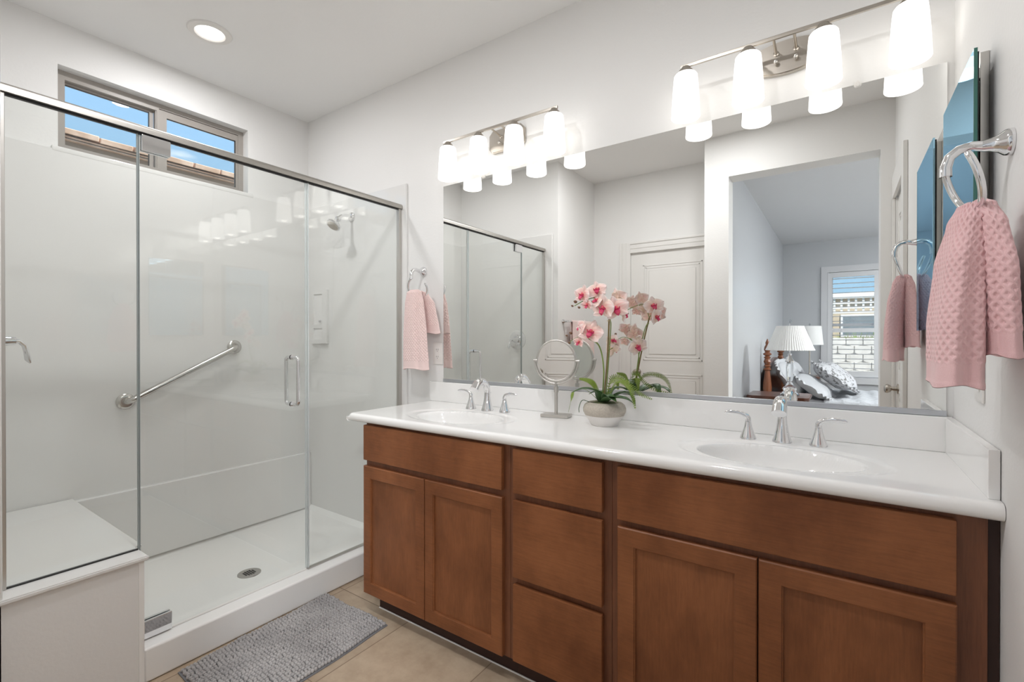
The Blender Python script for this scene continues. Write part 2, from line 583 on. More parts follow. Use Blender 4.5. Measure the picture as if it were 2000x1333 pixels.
# bedroom
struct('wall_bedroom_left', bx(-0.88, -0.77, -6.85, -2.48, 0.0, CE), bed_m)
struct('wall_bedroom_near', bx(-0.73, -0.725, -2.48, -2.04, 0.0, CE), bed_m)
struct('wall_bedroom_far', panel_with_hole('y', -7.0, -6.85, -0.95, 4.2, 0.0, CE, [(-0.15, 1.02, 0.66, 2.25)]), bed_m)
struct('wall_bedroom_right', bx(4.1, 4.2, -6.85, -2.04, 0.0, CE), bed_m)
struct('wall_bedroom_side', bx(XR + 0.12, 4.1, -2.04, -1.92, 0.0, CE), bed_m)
struct('baseboard_opening', bx(-0.85, -0.68, YO, YO + 0.014, 0.0, 0.09, bev=0.003), trim_m)
struct('baseboard_back', bx(-2.03, -1.735, -0.014, 0.0, 0.0, 0.09, bev=0.003), trim_m)
struct('baseboard_right', bx(XR - 0.014, XR, -1.20, -0.56, 0.0, 0.09, bev=0.003), trim_m)
struct('baseboard_shower_end', bx(-1.98, -1.966, -2.36, YE, 0.0, 0.09, bev=0.003), trim_m)

# ---- bathroom slider window (frame set back in the wall)
wx = -3.12
wf = obj('window_1', panel_with_hole('x', wx - 0.05, wx, -1.29, -0.41, 2.147, 2.541,
         [(-1.252, -0.872, 2.182, 2.500), (-0.862, -0.440, 2.176, 2.515)]), winframe_m, smooth=False)
wf['kind'] = 'structure'
def sash(y0, y1, z0, z1, xo, wl_, wr, wt, wb):
    s = obj('window_sash', panel_with_hole('x', xo - 0.02, xo, y0, y1, z0, z1, [(y0 + wl_, y1 - wr, z0 + wb, z1 - wt)]), winframe_m, wf, smooth=False)
    obj('window_pane', bx(xo - 0.013, xo - 0.009, y0 + wl_ - 0.002, y1 - wr + 0.002, z0 + wb - 0.002, z1 - wt + 0.002), wglass_m, s, smooth=False)
    g = bmesh.new()
    for a in ((y0 + wl_, y1 - wr, z1 - wt - 0.003, z1 - wt), (y1 - wr - 0.003, y1 - wr, z0 + wb, z1 - wt)):
        add_box(g, xo - 0.008, xo - 0.002, *a)
    obj('gasket', g, gasket_m, s, smooth=False)
sash(-1.262, -0.880, 2.160, 2.508, wx - 0.028, 0.012, 0.018, 0.020, 0.018)
sash(-0.878, -0.432, 2.160, 2.512, wx - 0.004, 0.054, 0.022, 0.036, 0.024)
obj('window_latch', bx(wx - 0.004, wx + 0.004, -0.459, -0.452, 2.36, 2.385, bev=0.001), black_m, wf)
struct('trim_1', bx(XW - 0.058, XW + 0.016, -1.315, -0.38, 2.120, 2.147, bev=0.006), gloss_m, smooth=True)

# ================================================================ SHOWER
SURT = 2.132
def panel_thing(name, bm, label, cat='wall panel'):
    return tag(obj(name, bm, gloss_m), label, cat)
panel_thing('shower_wall_panel', bx(XW, XW + 0.014, YE, 0.0, 0.03, SURT, bev=0.003), 'glossy white shower surround panel below the small window behind the grab bar')
panel_thing('shower_wall_panel', bx(XW + 0.014, -2.062, -0.014, 0.0, 0.03, SURT, bev=0.004), 'glossy white shower surround panel behind the shower head')
panel_thing('shower_wall_panel', bx(XW + 0.014, -2.03, YE, YE + 0.014, 0.03, SURT, bev=0.004), 'glossy white shower surround panel carrying the chrome valve, seen in the mirror')
# shower pan: floor with gentle slope to drain + curb
def pan_mesh():
    bm = bmesh.new()
    nx, ny = 40, 60
    x0, x1, y0, y1 = XW + 0.014, -2.15, -1.626, -0.014
    g = []
    for i in range(nx + 1):
        r = []
        for j in range(ny + 1):
            x = x0 + (x1 - x0) * i / nx
            y = y0 + (y1 - y0) * j / ny
            d = math.hypot(x + 2.468, y + 0.70)
            z = 0.040 + 0.022 * min(1, d / 1.0)
            e = min(x - x0, x1 - x, y - y0, y1 - y)
            z += 0.03 * (1 - smoothstep(0, 0.035, e))
            r.append(bm.verts.new((x, y, z)))
        g.append(r)
    for i in range(nx):
        for j in range(ny):
            bm.faces.new((g[i][j], g[i + 1][j], g[i + 1][j + 1], g[i][j + 1]))
    return bm
pan = thing('shower_pan', 'white shower floor pan with raised curb along the grey bath mat', 'shower pan', (-2.1, -0.7, 0))
o = obj('pan_floor', pan_mesh(), pan_m, pan, recalc=False); o.location = -Vector(pan.location)
o = obj('curb', bx(-2.155, -2.035, -1.28, -0.002, 0.001, 0.124, bev=0.009, seg=3), pan_m, pan); o.location = -Vector(pan.location)
# drain
dr = thing('shower_drain', 'round brushed steel drain grate in the shower floor', 'drain', (-2.468, -0.70, 0.0405))
obj('drain_ring', lathe([(0.0, 0.0), (0.055, 0.0), (0.053, 0.003), (0.030, 0.0035), (0.0, 0.0035)], 40), steel_m, dr)
hb = bmesh.new()
for i in range(-3, 4):
    for j in range(-2, 3):
        if math.hypot(i * 0.008, j * 0.011) < 0.031:
            add_box(hb, i * 0.008 - 0.0028, i * 0.008 + 0.0028, j * 0.011 - 0.004, j * 0.011 + 0.004, 0.0034, 0.0040)
obj('drain_slots', hb, dark_m, dr, smooth=False)
# bench with half wall
bn = thing('shower_bench', 'white built-in shower bench with capped half wall under the left glass panel', 'bench', (-2.5, -1.45, 0))
def sub(name, bm, m, par, **k):
    o = obj(name, bm, m, par, **k)
    o.location = -Vector(par.location)
    return o
sub('half_wall', bx(-2.145, -2.030, -1.6395, -1.282, 0.001, 0.447, bev=0.002), wall_m, bn)
sub('corner_trim', bx(-2.034, -2.0265, -1.297, -1.2805, 0.001, 0.447, bev=0.002), pan_m, bn)
sub('seat', prism([(XW + 0.02, -1.6395), (-2.018, -1.6395), (-2.018, -1.269), (-2.14, -1.269), (-2.16, -1.247), (XW + 0.02, -1.245)], 0.447, 0.4625, bev=0.004), gloss_m, bn)
sub('bench_front', bx(XW + 0.02, -2.15, -1.62, -1.252, 0.045, 0.447, bev=0.002), gloss_m, bn)
tag(obj('shower_ledge', bx(XW + 0.014, XW + 0.052, -1.243, -0.015, 0.075, 0.452, bev=0.006), gloss_m), 'shallow white molded ledge along the base of the window wall in the shower', 'ledge')
# soap niche panel on the shower head wall
ni = thing('soap_niche', 'white molded soap niche set in the shower wall below the shower head', 'soap niche', (-2.887, -0.014, 1.38))
obj('niche_frame', panel_with_hole('y', -0.018, 0.0, -0.085, 0.085, -0.178, 0.182, [(-0.062, 0.036, -0.050, 0.155), (-0.062, 0.036, -0.150, -0.075)]), gloss_m, ni, smooth=False)
obj('niche_back', bx(-0.062, 0.036, -0.012, -0.009, -0.15, 0.155), wall_m, ni, smooth=False)
obj('niche_hook', bx(0.012, 0.026, -0.030, -0.020, -0.036, -0.022, bev=0.002), chrome_m, ni)

# shower enclosure
GX = -2.109
en = thing('shower_enclosure', 'frameless glass shower enclosure with brushed metal header rail', 'shower enclosure', (GX, -0.8, 0.124))
def glass_panel(name, y0, y1, z0, z1, par):
    g = sub(name, bx(GX - 0.004, GX + 0.004, y0, y1, z0, z1), glass_m, par, smooth=False)
    return g
def header():
    bm = bmesh.new()
    out_ = [(0.019 * math.cos(a), 0.016 * math.sin(a)) for a in [PI * k / 14 for k in range(15)]]
    out_ += [(-0.019, -0.014), (0.019, -0.014)]
    b2 = prism(out_, -1.62, -0.012)
    b2.transform(Matrix(((1, 0, 0, GX), (0, 0, 1, 0), (0, 1, 0, 2.000), (0, 0, 0, 1))))
    merge(bm, b2)
    return bm
sub('header_rail', header(), rail_m, en)
c1 = bmesh.new(); add_box(c1, GX - 0.011, GX + 0.011, -0.036, -0.014, 0.126, 1.985, bev=0.002)
sub('wall_channel', c1, satin_m, en)
c1 = bmesh.new(); add_box(c1, GX - 0.011, GX + 0.011, -1.626, -1.608, 0.4635, 1.985, bev=0.002)
sub('wall_channel', c1, satin_m, en)
glass_panel('fixed_panel', -1.614, -1.274, 0.465, 1.985, en)
glass_panel('fixed_panel', -0.598, -0.028, 0.130, 1.985, en)
glass_panel('fixed_strip', -0.606, -0.600, 0.130, 1.985, en)
sb = bmesh.new(); add_box(sb, GX - 0.010, GX + 0.010, -0.606, -0.03, 0.1245, 0.131, bev=0.001)
sub('sill_channel', sb, satin_m, en)
sb = bmesh.new(); add_box(sb, GX - 0.005, GX + 0.005, -1.25, -0.612, 0.1245, 0.128, bev=0.001)
sub('sill_strip', sb, plastic_m, en)
sb = bmesh.new(); add_box(sb, GX - 0.0055, GX + 0.0055, -1.61, -1.275, 0.4628, 0.4665)
sub('bench_seal', sb, gasket_m, en)
sb = bmesh.new(); add_box(sb, GX - 0.006, GX + 0.006, -1.614, -0.03, 1.980, 1.987)
sub('header_gasket', sb, gasket_m, en)
door = glass_panel('door_panel', -1.268, -0.612, 0.134, 1.978, en)
def edge_strip(y, z0, z1, par, w_=0.003, m=None):
    b = bx(GX - 0.0043, GX + 0.0043, y - w_ / 2, y + w_ / 2, z0, z1)
    o = obj('glass_edge', b, m or pbr_edge, par, smooth=False)
    if par is en:
        o.location = -Vector(par.location)
pbr_edge = pbr('pane_edge_grey', (0.30, 0.34, 0.34), 0.25)
pbr_edge2 = pbr('pane_edge_bright', (0.62, 0.66, 0.66), 0.2)
edge_strip(-1.2685, 0.134, 1.978, door, 0.0025)
edge_strip(-0.6115, 0.134, 1.978, door, 0.003, pbr_edge2)
edge_strip(-1.2735, 0.466, 1.985, en, 0.0025)
edge_strip(-0.6000, 0.130, 1.985, en, 0.006, pbr_edge2)
# pivot hinges: bright plates on both faces of the glass
def hinge(y0, y1, z0, z1):
    h = bmesh.new()
    add_box(h, GX + 0.004, GX + 0.016, y0, y1, z0, z1, bev=0.003)
    add_box(h, GX - 0.016, GX - 0.004, y0, y1, z0, z1, bev=0.003)
    obj('hinge', h, chrome_m, door)
hinge(-1.264, -1.172, 1.922, 1.980)
hinge(-1.262, -1.172, 0.129, 0.195)
def pull_handle():
    bm = bmesh.new()
    for s in (-1, 1):
        p = []
        for k in range(7):
            a = PI / 2 * k / 6
            p.append((GX + s * (0.004 + 0.028 + 0.018 * math.sin(a)), -0.680, 1.147 - 0.018 * (1 - math.cos(a))))
        p = [(GX + s * 0.004, -0.680, 1.147)] + p
        q = [(x, y, 2 * 1.037 - z) for x, y, z in reversed(p)]
        add_tube(bm, p + q, 0.0088, 14)
        for z in (1.147, 0.927):
            add_lathe(bm, [(0.012, 0), (0.012, 0.004), (0.0, 0.004)], 18, axis_mat((GX + s * 0.004, -0.680, z), (s, 0, 0)))
    return bm
obj('handle', pull_handle(), chrome_m, door)

# grab bar on the window wall
gb = thing('grab_bar', 'diagonal brushed steel grab bar on the shower window wall', 'grab bar', (XW + 0.014, -0.77, 1.045))
P0 = Vector((0, -0.269, -0.136)); P1 = Vector((0, 0.268, 0.139))
for p in (P0, P1):
    obj('flange', lathe([(0.0, 0), (0.041, 0), (0.041, 0.006), (0.036, 0.012), (0.028, 0.015), (0.020, 0.015)], 32, axis_mat(p, (1, 0, 0))), steel_m, gb)
bt = bmesh.new()
d = (P1 - P0).normalized()
pts = []
for k in range(7):
    a = PI / 2 * k / 6
    pts.append(P0 + Vector((0.012 + 0.030 * math.sin(a), 0, 0)) + d * 0.030 * (1 - math.cos(a)))
pts2 = [P1 + Vector((q.x, 0, 0)) - (Vector((0, q.y, q.z)) - P0) for q in reversed([Vector(x) for x in pts])]
add_tube(bt, [P0 + Vector((0.004, 0, 0))] + pts + pts2 + [P1 + Vector((0.004, 0, 0))], 0.0155, 16)
obj('bar', bt, steel_m, gb)

# shower head
sh = thing('showerhead', 'chrome shower head on a short arm high on the shower wall', 'shower head', (-2.557, -0.014, 2.008))
obj('flange', lathe([(0, 0), (0.030, 0), (0.029, 0.006), (0.022, 0.012), (0.012, 0.014)], 28, axis_mat((0, 0, 0), (0, -1, 0))), chrome_m, sh)
b = bmesh.new(); add_tube(b, [(0, 0, 0), (0, -0.03, 0.003), (0, -0.06, 0.0), (0, -0.085, -0.014), (0, -0.105, -0.035)], 0.0105, 14)
obj('arm', b, chrome_m, sh)
hm = axis_mat((0, -0.098, -0.028), (0, -0.60, -0.80))
obj('head', lathe([(0.0, 0), (0.016, 0.0), (0.019, 0.010), (0.013, 0.018), (0.019, 0.030), (0.036, 0.046), (0.044, 0.056), (0.045, 0.066), (0.040, 0.069), (0.0, 0.069)], 32, hm), chrome_m, sh)
obj('spray_face', lathe([(0.0, 0.0692), (0.036, 0.0692), (0.034, 0.0712), (0.0, 0.0712)], 28, hm), nickel_m, sh)

# shower valve on the end wall
va = thing('shower_valve', 'chrome round shower valve plate with curved lever on the shower end wall', 'shower valve', (-2.385, YE + 0.014, 1.225))
obj('escutcheon', lathe([(0, 0), (0.087, 0), (0.085, 0.005), (0.070, 0.009), (0.045, 0.011), (0.040, 0.018), (0.0, 0.018)], 40, axis_mat((0, 0, 0), (0, 1, 0))), chrome_m, va)
b = bmesh.new()
add_lathe(b, [(0, 0.012), (0.032, 0.014), (0.027, 0.035), (0.017, 0.060), (0.014, 0.085), (0.0, 0.088)], 28, axis_mat((0, 0, 0), (0, 1, 0)))
add_tube(b, [(0, 0.070, 0.002), (-0.003, 0.092, 0.0), (-0.010, 0.108, -0.015), (-0.014, 0.114, -0.040), (-0.014, 0.118, -0.066), (-0.012, 0.124, -0.080)], [0.012, 0.011, 0.010, 0.010, 0.012, 0.004], 14, flat=(1.0, 0.7))
obj('lever', b, chrome_m, va)

# ================================================================ VANITY
FY = -0.545       # door face plane
FR = -0.525       # face frame plane
ZB, ZT = 0.085, 0.8565
def cab_unit(x0, x1, label, hollow_left=False):
    t = thing('vanity_cabinet', label, 'cabinet', ((x0 + x1) / 2, -0.27, 0))
    L = t.location
    def S(name, bm, m, par=None, **k):
        o = obj(name, bm, m, par or t, **k)
        if par is None:
            o.location = -Vector(L)
        return o
    cb = bmesh.new()
    add_box(cb, x0 + 0.0005, x0 + 0.016, -0.505, -0.003, ZB, ZT)
    add_box(cb, x1 - 0.016, x1 - 0.0005, -0.505, -0.003, ZB, ZT)
    add_box(cb, x0 + 0.016, x1 - 0.016, -0.505, -0.003, ZB, ZB + 0.016)
    add_box(cb, x0 + 0.016, x1 - 0.016, -0.015, -0.003, ZB + 0.016, ZT)
    S('carcass', cb, wood_dark_m, smooth=False)
    S('face_frame', bx(x0 + 0.0005, x1 - 0.0005, FR, -0.505, ZB, ZT, bev=0.001), wood_dark_m)
    S('toe_kick', bx(x0 + (0.033 if hollow_left else 0.0005), x1 - 0.0005, -0.478, -0.02, 0.0005, ZB), toekick_m, smooth=False)
    return t, S
def slab(S, name, x0, x1, z0, z1):
    S(name, bx(x0, x1, FY, FR - 0.0005, z0, z1, bev=0.0035), wood_m)
def shaker(S, x0, x1, z0, z1, st=0.050, rl=0.056):
    bm = bmesh.new()
    r = FR - 0.0005
    xa, xb, za, zb = x0 + st, x1 - st, z0 + rl, z1 - rl
    # frame with a stepped inner edge and a recessed panel, one watertight profile
    loops = []
    def loop(ax0, ax1, az0, az1, y):
        loops.append([bm.verts.new((ax0, y, az0)), bm.verts.new((ax1, y, az0)), bm.verts.new((ax1, y, az1)), bm.verts.new((ax0, y, az1))])
    loop(x0, x1, z0, z1, r)
    loop(x0, x1, z0, z1, FY + 0.003)
    loop(x0 + 0.003, x1 - 0.003, z0 + 0.003, z1 - 0.003, FY)
    loop(xa - 0.004, xb + 0.004, za - 0.004, zb + 0.004, FY)
    loop(xa - 0.003, xb + 0.003, za - 0.003, zb + 0.003, FY + 0.003)
    loop(xa, xb, za, zb, FY + 0.004)
    loop(xa, xb, za, zb, FY + 0.0095)
    for a, b_ in zip(loops, loops[1:]):
        for k in range(4):
            bm.faces.new((a[k], a[(k + 1) % 4], b_[(k + 1) % 4], b_[k]))
    bm.faces.new(loops[0][::-1])
    d_ = S('door', bm, wood_m, smooth=False)
    obj('door_panel', bx(xa - 0.0002, xb + 0.0002, FY + 0.0092, FR - 0.001, za - 0.0002, zb + 0.0002), wood_panel_m, d_, smooth=False)
wood_panel_m = pbr('stained_maple_panel', (0.140, 0.048, 0.018), 0.42, vary=(4.0, (0.29, 0.108, 0.043), 0.32, 0.70, (1.4, 1, 0.6)), spec=0.35)
add_grain(wood_panel_m, (190, 60, 14), 0.12)
add_grain(wood_dark_m, (190, 60, 10), 0.25)
t, S = cab_unit(-1.768, -0.972, 'stained wood vanity cabinet with two doors under the far sink', True)
slab(S, 'false_drawer_front', -1.767, -0.998, 0.688, 0.846)
shaker(S, -1.767, -1.388, 0.090, 0.663)
shaker(S, -1.383, -0.997, 0.090, 0.663)
t, S = cab_unit(-0.972, -0.585, 'stained wood drawer cabinet between the two sink cabinets')
slab(S, 'drawer_front', -0.950, -0.611, 0.688, 0.846)
slab(S, 'drawer_front', -0.950, -0.611, 0.391, 0.664)
slab(S, 'drawer_front', -0.950, -0.611, 0.094, 0.367)
t, S = cab_unit(-0.585, 0.2575, 'stained wood vanity cabinet with two doors under the near right sink')
slab(S, 'false_drawer_front', -0.562, 0.206, 0.679, 0.843)
shaker(S, -0.561, -0.178, 0.090, 0.659, 0.056)
shaker(S, -0.174, 0.207, 0.090, 0.659, 0.056)
tag(obj('cabinet_filler', bx(0.2585, 0.2770, -0.515, -0.30, 0.001, ZT, bev=0.001), toekick_m), 'dark narrow filler strip between the right cabinet and the wall', 'filler strip')
tag(obj('caulk_bead', bx(-1.735, 0.257, -0.484, -0.4785, 0.0005, 0.006, bev=0.002), plastic_m), 'white caulk bead along the floor at the vanity toe kick', 'caulk bead')

# countertop with two molded oval basins
def counter():
    bm = bmesh.new()
    X0, X1, Y0, Y1, TOP = -1.873, 0.277, -0.556, -0.0015, 0.8925
    r = 0.016
    xs = [X0 + q for q in (0, 0.0008, 0.002, 0.004, 0.007, 0.011, 0.016)]
    x = X0 + 0.024
    while x < X1 - 0.004:
        xs.append(x); x += 0.0045
    xs.append(X1)
    ys = [Y0 + q for q in (0, 0.0008, 0.002, 0.004, 0.007, 0.011, 0.016)]
    y = Y0 + 0.024
    while y < Y1 - 0.004:
        ys.append(y); y += 0.0045
    ys.append(Y1)
    def zf(x, y):
        z = 0.0
        d_ = min(x - X0, y - Y0)
        dx, dy = x - X0, y - Y0
        R = 0.03
        if dx < R and dy < R:
            d_ = R - math.hypot(R - dx, R - dy)
            d_ = max(d_, 0.0)
        if d_ < r:
            z -= r - math.sqrt(max(0.0, r * r - (r - d_) ** 2))
        for cx in (-1.382, -0.158):
            cy = -0.330
            e = math.hypot((x - cx) / 0.285, (y - cy) / 0.178)      # shallow outer dish
            if e < 1:
                z -= 0.005 * smoothstep(0, 0.10, 1 - e)
            e2 = math.hypot((x - cx) / 0.218, (y - cy + 0.004) / 0.142)
            if e2 < 1:
                z -= 0.125 * (1 - e2 ** 2.2) ** 0.62 * smoothstep(0, 0.07, 1 - e2)
        return TOP + z
    g = [[bm.verts.new((a, b_, zf(a, b_))) for b_ in ys] for a in xs]
    for i in range(len(xs) - 1):
        for j in range(len(ys) - 1):
            bm.faces.new((g[i][j], g[i + 1][j], g[i + 1][j + 1], g[i][j + 1]))
    # rounded skirt of the nose, front and left
    def skirt(line, dirv):
        prev = line
        for off, z in ((0.0, TOP - 0.022), (0.002, TOP - 0.029), (0.008, TOP - 0.035), (0.028, TOP - 0.0355)):
            cur = [bm.verts.new((v.co.x + dirv[0] * off, v.co.y + dirv[1] * off, z)) for v in line]
            for k in range(len(line) - 1):
                bm.faces.new((prev[k], prev[k + 1], cur[k + 1], cur[k]))
            prev = cur
    skirt([g[i][0] for i in range(len(xs))], (0, 1))
    skirt([g[0][j] for j in range(len(ys))], (1, 0))
    return bm
ct = thing('vanity_countertop', 'glossy white vanity countertop with two molded oval basins and backsplash', 'countertop', (-0.8, -0.28, 0.8925))
sub('top', counter(), marble_m, ct, angle=1.0)
sub('backsplash', bx(-1.871, 0.276, -0.020, -0.001, 0.892, 0.9985, bev=0.004), marble_m, ct)
sub('side_splash', bx(0.2575, 0.277, -0.520, -0.0205, 0.892, 0.9985, bev=0.003), marble_m, ct)
for cx in (-1.382, -0.158):
    sub('basin_drain', lathe([(0, 0), (0.022, 0), (0.021, 0.003), (0.0, 0.006)], 24, Matrix.Translation((cx, -0.334, 0.7635))), chrome_m, ct)

# faucets: each handle and spout moves with its faucet set
def faucet_parts(par):
    b = bmesh.new()
    add_lathe(b, [(0.0, 0.0), (0.0285, 0.0), (0.0290, 0.004), (0.0275, 0.010), (0.0230, 0.026), (0.0185, 0.045), (0.0155, 0.065), (0.0145, 0.080), (0.0145, 0.086)], 28)
    pts, rad = [], []
    for k in range(15):
        a = PI * 0.80 * k / 14
        pts.append((0, -0.048 + 0.048 * math.cos(a), 0.090 + 0.052 * math.sin(a)))
        rad.append(0.0145 + 0.0060 * (k / 14))
    pts = [(0, 0, 0.075)] + pts
    rad = [0.0145] + rad
    e = Vector(pts[-1]); dd = (e - Vector(pts[-2])).normalized()
    pts.append(tuple(e + dd * 0.016)); rad.append(0.0215)
    add_tube(b, pts, rad, 20)
    obj('spout', b, chrome_m, par)
    b = bmesh.new(); add_tube(b, [(0, 0.014, 0.075), (0, 0.022, 0.082)], 0.003, 8); add_lathe(b, [(0, 0), (0.0045, 0.001), (0.005, 0.006), (0, 0.009)], 12, Matrix.Translation((0, 0.022, 0.081)))
    obj('lift_rod', b, chrome_m, par)
    for s in (-1, 1):
        h = obj('handle_base', lathe([(0.0, 0.0), (0.0255, 0.0), (0.0258, 0.004), (0.0235, 0.012), (0.0175, 0.028), (0.0125, 0.044), (0.0098, 0.060), (0.0, 0.061)], 28), chrome_m, par, loc=(s * 0.101, 0, 0))
        b = bmesh.new()
        add_tube(b, [(0, 0, 0.0615), (0, 0, 0.071), (s * 0.005, -0.001, 0.079), (s * 0.017, -0.003, 0.085), (s * 0.034, -0.006, 0.0885), (s * 0.052, -0.008, 0.0885), (s * 0.068, -0.010, 0.0870), (s * 0.075, -0.011, 0.0860)],
                 [0.0095, 0.0095, 0.0088, 0.0075, 0.0075, 0.0080, 0.0060, 0.002], 14, flat=[(1, 1), (1, 1), (1, 0.9), (1, .8), (1, .6), (1, .5), (1, .45), (1, .4)], ref=Vector((0, 1, 0)))
        obj('lever', b, chrome_m, h)
fa = thing('faucet', 'chrome widespread faucet with two lever handles at the far left sink', 'faucet', (-1.382, -0.130, 0.8905), group='sink faucets')
faucet_parts(fa)
fb = copy_tree(fa); fb.location = (-0.158, -0.130, 0.8905)
fb['label'] = 'chrome widespread faucet with two lever handles at the near right sink'

# wall mirror
mi = thing('wall_mirror', 'wide frameless mirror above the double vanity', 'mirror', (-0.758, 0, 1.0))
sub('mirror_glass', bx(-1.778, 0.261, -0.0065, -0.0005, 1.010, 2.062), mirror_m, mi, smooth=False)
sub('bottom_channel', bx(-1.778, 0.262, -0.012, -0.0068, 0.9995, 1.0165, bev=0.001), alum_m, mi, smooth=False)
for x, y in ((-1.5, 0), (0.044, 0)):
    b = bmesh.new()
    add_lathe(b, [(0, 0), (0.010, 0), (0.010, 0.003), (0.007, 0.007), (0, 0.008)], 16, axis_mat((x, -0.0067, 2.060), (0, -1, 0)))
    add_lathe(b, [(0, 0), (0.003, 0), (0.003, 0.010), (0, 0.010)], 10, axis_mat((x, -0.001, 2.069), (0, -1, 0)))
    sub('mirror_clip', b, crys_m if False else plastic_m, mi)

# medicine cabinet on the right wall
mc = thing('medicine_cabinet', 'mirrored medicine cabinet with ajar door, blue reflection painted into its mirror, beside the hanging pink towel', 'medicine cabinet', (0.277, -0.27, 1.265))
sub('cabinet_body', bx(0.2615, 0.2775, -0.412, -0.080, 1.262, 1.890, bev=0.001), steel_m, mc, smooth=False)
dd_ = sub('mirror_door', bx(0.2400, 0.2455, -0.478, -0.100, 1.264, 1.873, bev=0.0008), [blue_reflection_m], mc, smooth=False)
obj('glass_edge', bx(0.2398, 0.2460, -0.4800, -0.4781, 1.264, 1.873), green_edge_m, dd_, smooth=False)
obj('door_backing', bx(0.2457, 0.2500, -0.470, -0.105, 1.270, 1.868), black_m, dd_, smooth=False)
sub('piano_hinge', bx(0.2505, 0.2612, -0.13, -0.105, 1.28, 1.86), satin_m, mc, smooth=False)
for z in (1.84, 1.55, 1.30):
    sub('door_catch', bx(0.2505, 0.2612, -0.420, -0.400, z - 0.012, z + 0.012, bev=0.001), satin_m, mc)

# ================================================================ VANITY LIGHTS
def vanity_light(cx, n_label, oval, xs):
    t = thing('vanity_light', n_label, 'wall light', (cx, 0, 2.243), group='four-shade vanity lights')
    YB = -0.105
    if oval:
        ol = [(0.135 * math.cos(a), 0.058 * math.sin(a)) for a in [2 * PI * k / 48 for k in range(48)]]
    else:
        hw, hh, ch = 0.105, 0.056, 0.022
        ol = [(-hw + ch, -hh), (hw - ch, -hh), (hw, -hh + ch), (hw, hh - ch), (hw - ch, hh), (-hw + ch, hh), (-hw, hh - ch), (-hw, -hh + ch)]
    b2 = prism(ol, 0.0005, 0.022, bev=0.004)
    b2.transform(Matrix(((1, 0, 0, 0), (0, 0, -1, 0), (0, 1, 0, -0.028), (0, 0, 0, 1))))
    obj('backplate', b2, nickel_m, t)
    L = 0.335
    obj('bar', bx(-L, L, YB - 0.0045, YB + 0.0045, -0.006, 0.006, bev=0.0012), nickel_m, t)
    for s in (-1, 1):
        b = bmesh.new()
        add_tube(b, [(s * 0.030, -0.022, -0.012), (s * 0.030, -0.060, -0.006), (s * 0.030, YB + 0.003, -0.002)], 0.0045, 12)
        add_lathe(b, [(0, 0), (0.009, 0), (0.009, 0.004), (0.006, 0.007), (0, 0.007)], 16, axis_mat((s * 0.030, -0.022, -0.012), (0, -1, 0)))
        obj('arm', b, nickel_m, t)
        obj('knob', lathe([(0, 0), (0.003, 0), (0.003, 0.010), (0.007, 0.012), (0.007, 0.018), (0.004, 0.022), (0, 0.023)], 16, axis_mat((s * 0.030, -0.022, -0.045), (0, -1, 0))), satin_m, t)
    for x in xs:
        x -= cx
        h = obj('shade_holder', lathe([(0.0, -0.004), (0.014, -0.004), (0.017, -0.010), (0.025, -0.018), (0.0275, -0.030), (0.0, -0.030)], 28, Matrix.Translation((x, YB, 0))), nickel_m, t)
        prof = [(0.014, -0.0305), (0.036, -0.031), (0.0405, -0.037), (0.0425, -0.055), (0.0465, -0.110), (0.0505, -0.190), (0.0490, -0.192), (0.0465, -0.188),
                (0.0435, -0.110), (0.0395, -0.055), (0.0350, -0.036), (0.014, -0.034)]
        obj('lamp_shade', lathe(prof, 40, Matrix.Translation((x, YB, 0)), cap=False), shade_m, h)
        obj('bulb', lathe([(0, -0.150), (0.018, -0.143), (0.026, -0.125), (0.024, -0.105), (0.013, -0.080), (0.012, -0.036), (0, -0.036)], 20, Matrix.Translation((x, YB, 0))), bulb_m, h)
        l = bpy.data.lights.new('bulb_light', 'POINT')
        l.energy = BULB_W
        l.color = (1.0, 0.955, 0.89)
        l.shadow_soft_size = 0.025
        lo = bpy.data.objects.new('bulb_light', l)
        C.objects.link(lo)
        lo.location = (cx + x, YB, 2.243 - 0.172)
    return t
bulb_m = pbr('glowing_bulb', (1, 1, 1), 0.5, emit=((1, 0.97, 0.92), 1.3))
vanity_light(-1.350, 'brushed nickel four-shade vanity light over the far left sink, with chamfered backplate', False, (-1.655, -1.455, -1.245, -1.033))
vanity_light(-0.158, 'brushed nickel four-shade vanity light over the near right sink, with oval backplate', True, (-0.474, -0.265, -0.047, 0.166))

# ceiling downlights
def downlight(x, y, label, watt):
    t = thing('ceiling_downlight', label, 'ceiling light', (x, y, CE))
    obj('trim_ring', lathe([(0.058, -0.003), (0.066, -0.009), (0.092, -0.006), (0.096, -0.0005), (0.058, -0.0005)], 48, cap=False), plastic_m, t)
    obj('lens', lathe([(0, -0.004), (0.0585, -0.004), (0.0585, -0.001), (0, -0.001)], 40), down_m, t)
    l = bpy.data.lights.new('downlight_lamp', 'AREA')
    l.shape = 'DISK'
    l.size = 0.11
    l.energy = watt
    l.color = (0.985, 0.985, 1.0)
    lo = bpy.data.objects.new('downlight_lamp', l)
    C.objects.link(lo)
    lo.location = (x, y, CE - 0.010)
downlight(-2.555, -0.840, 'round white recessed ceiling light glowing above the shower', 3.8)
downlight(-0.62, -1.32, 'unseen round white recessed ceiling light added as fill above the near right part of the vanity', 4.1)  # out of view, added to brighten the vanity side
downlight(-1.42, -1.32, 'unseen round white recessed ceiling light added as fill above the bath mat', 5.9)  # another unseen lamp added for fill

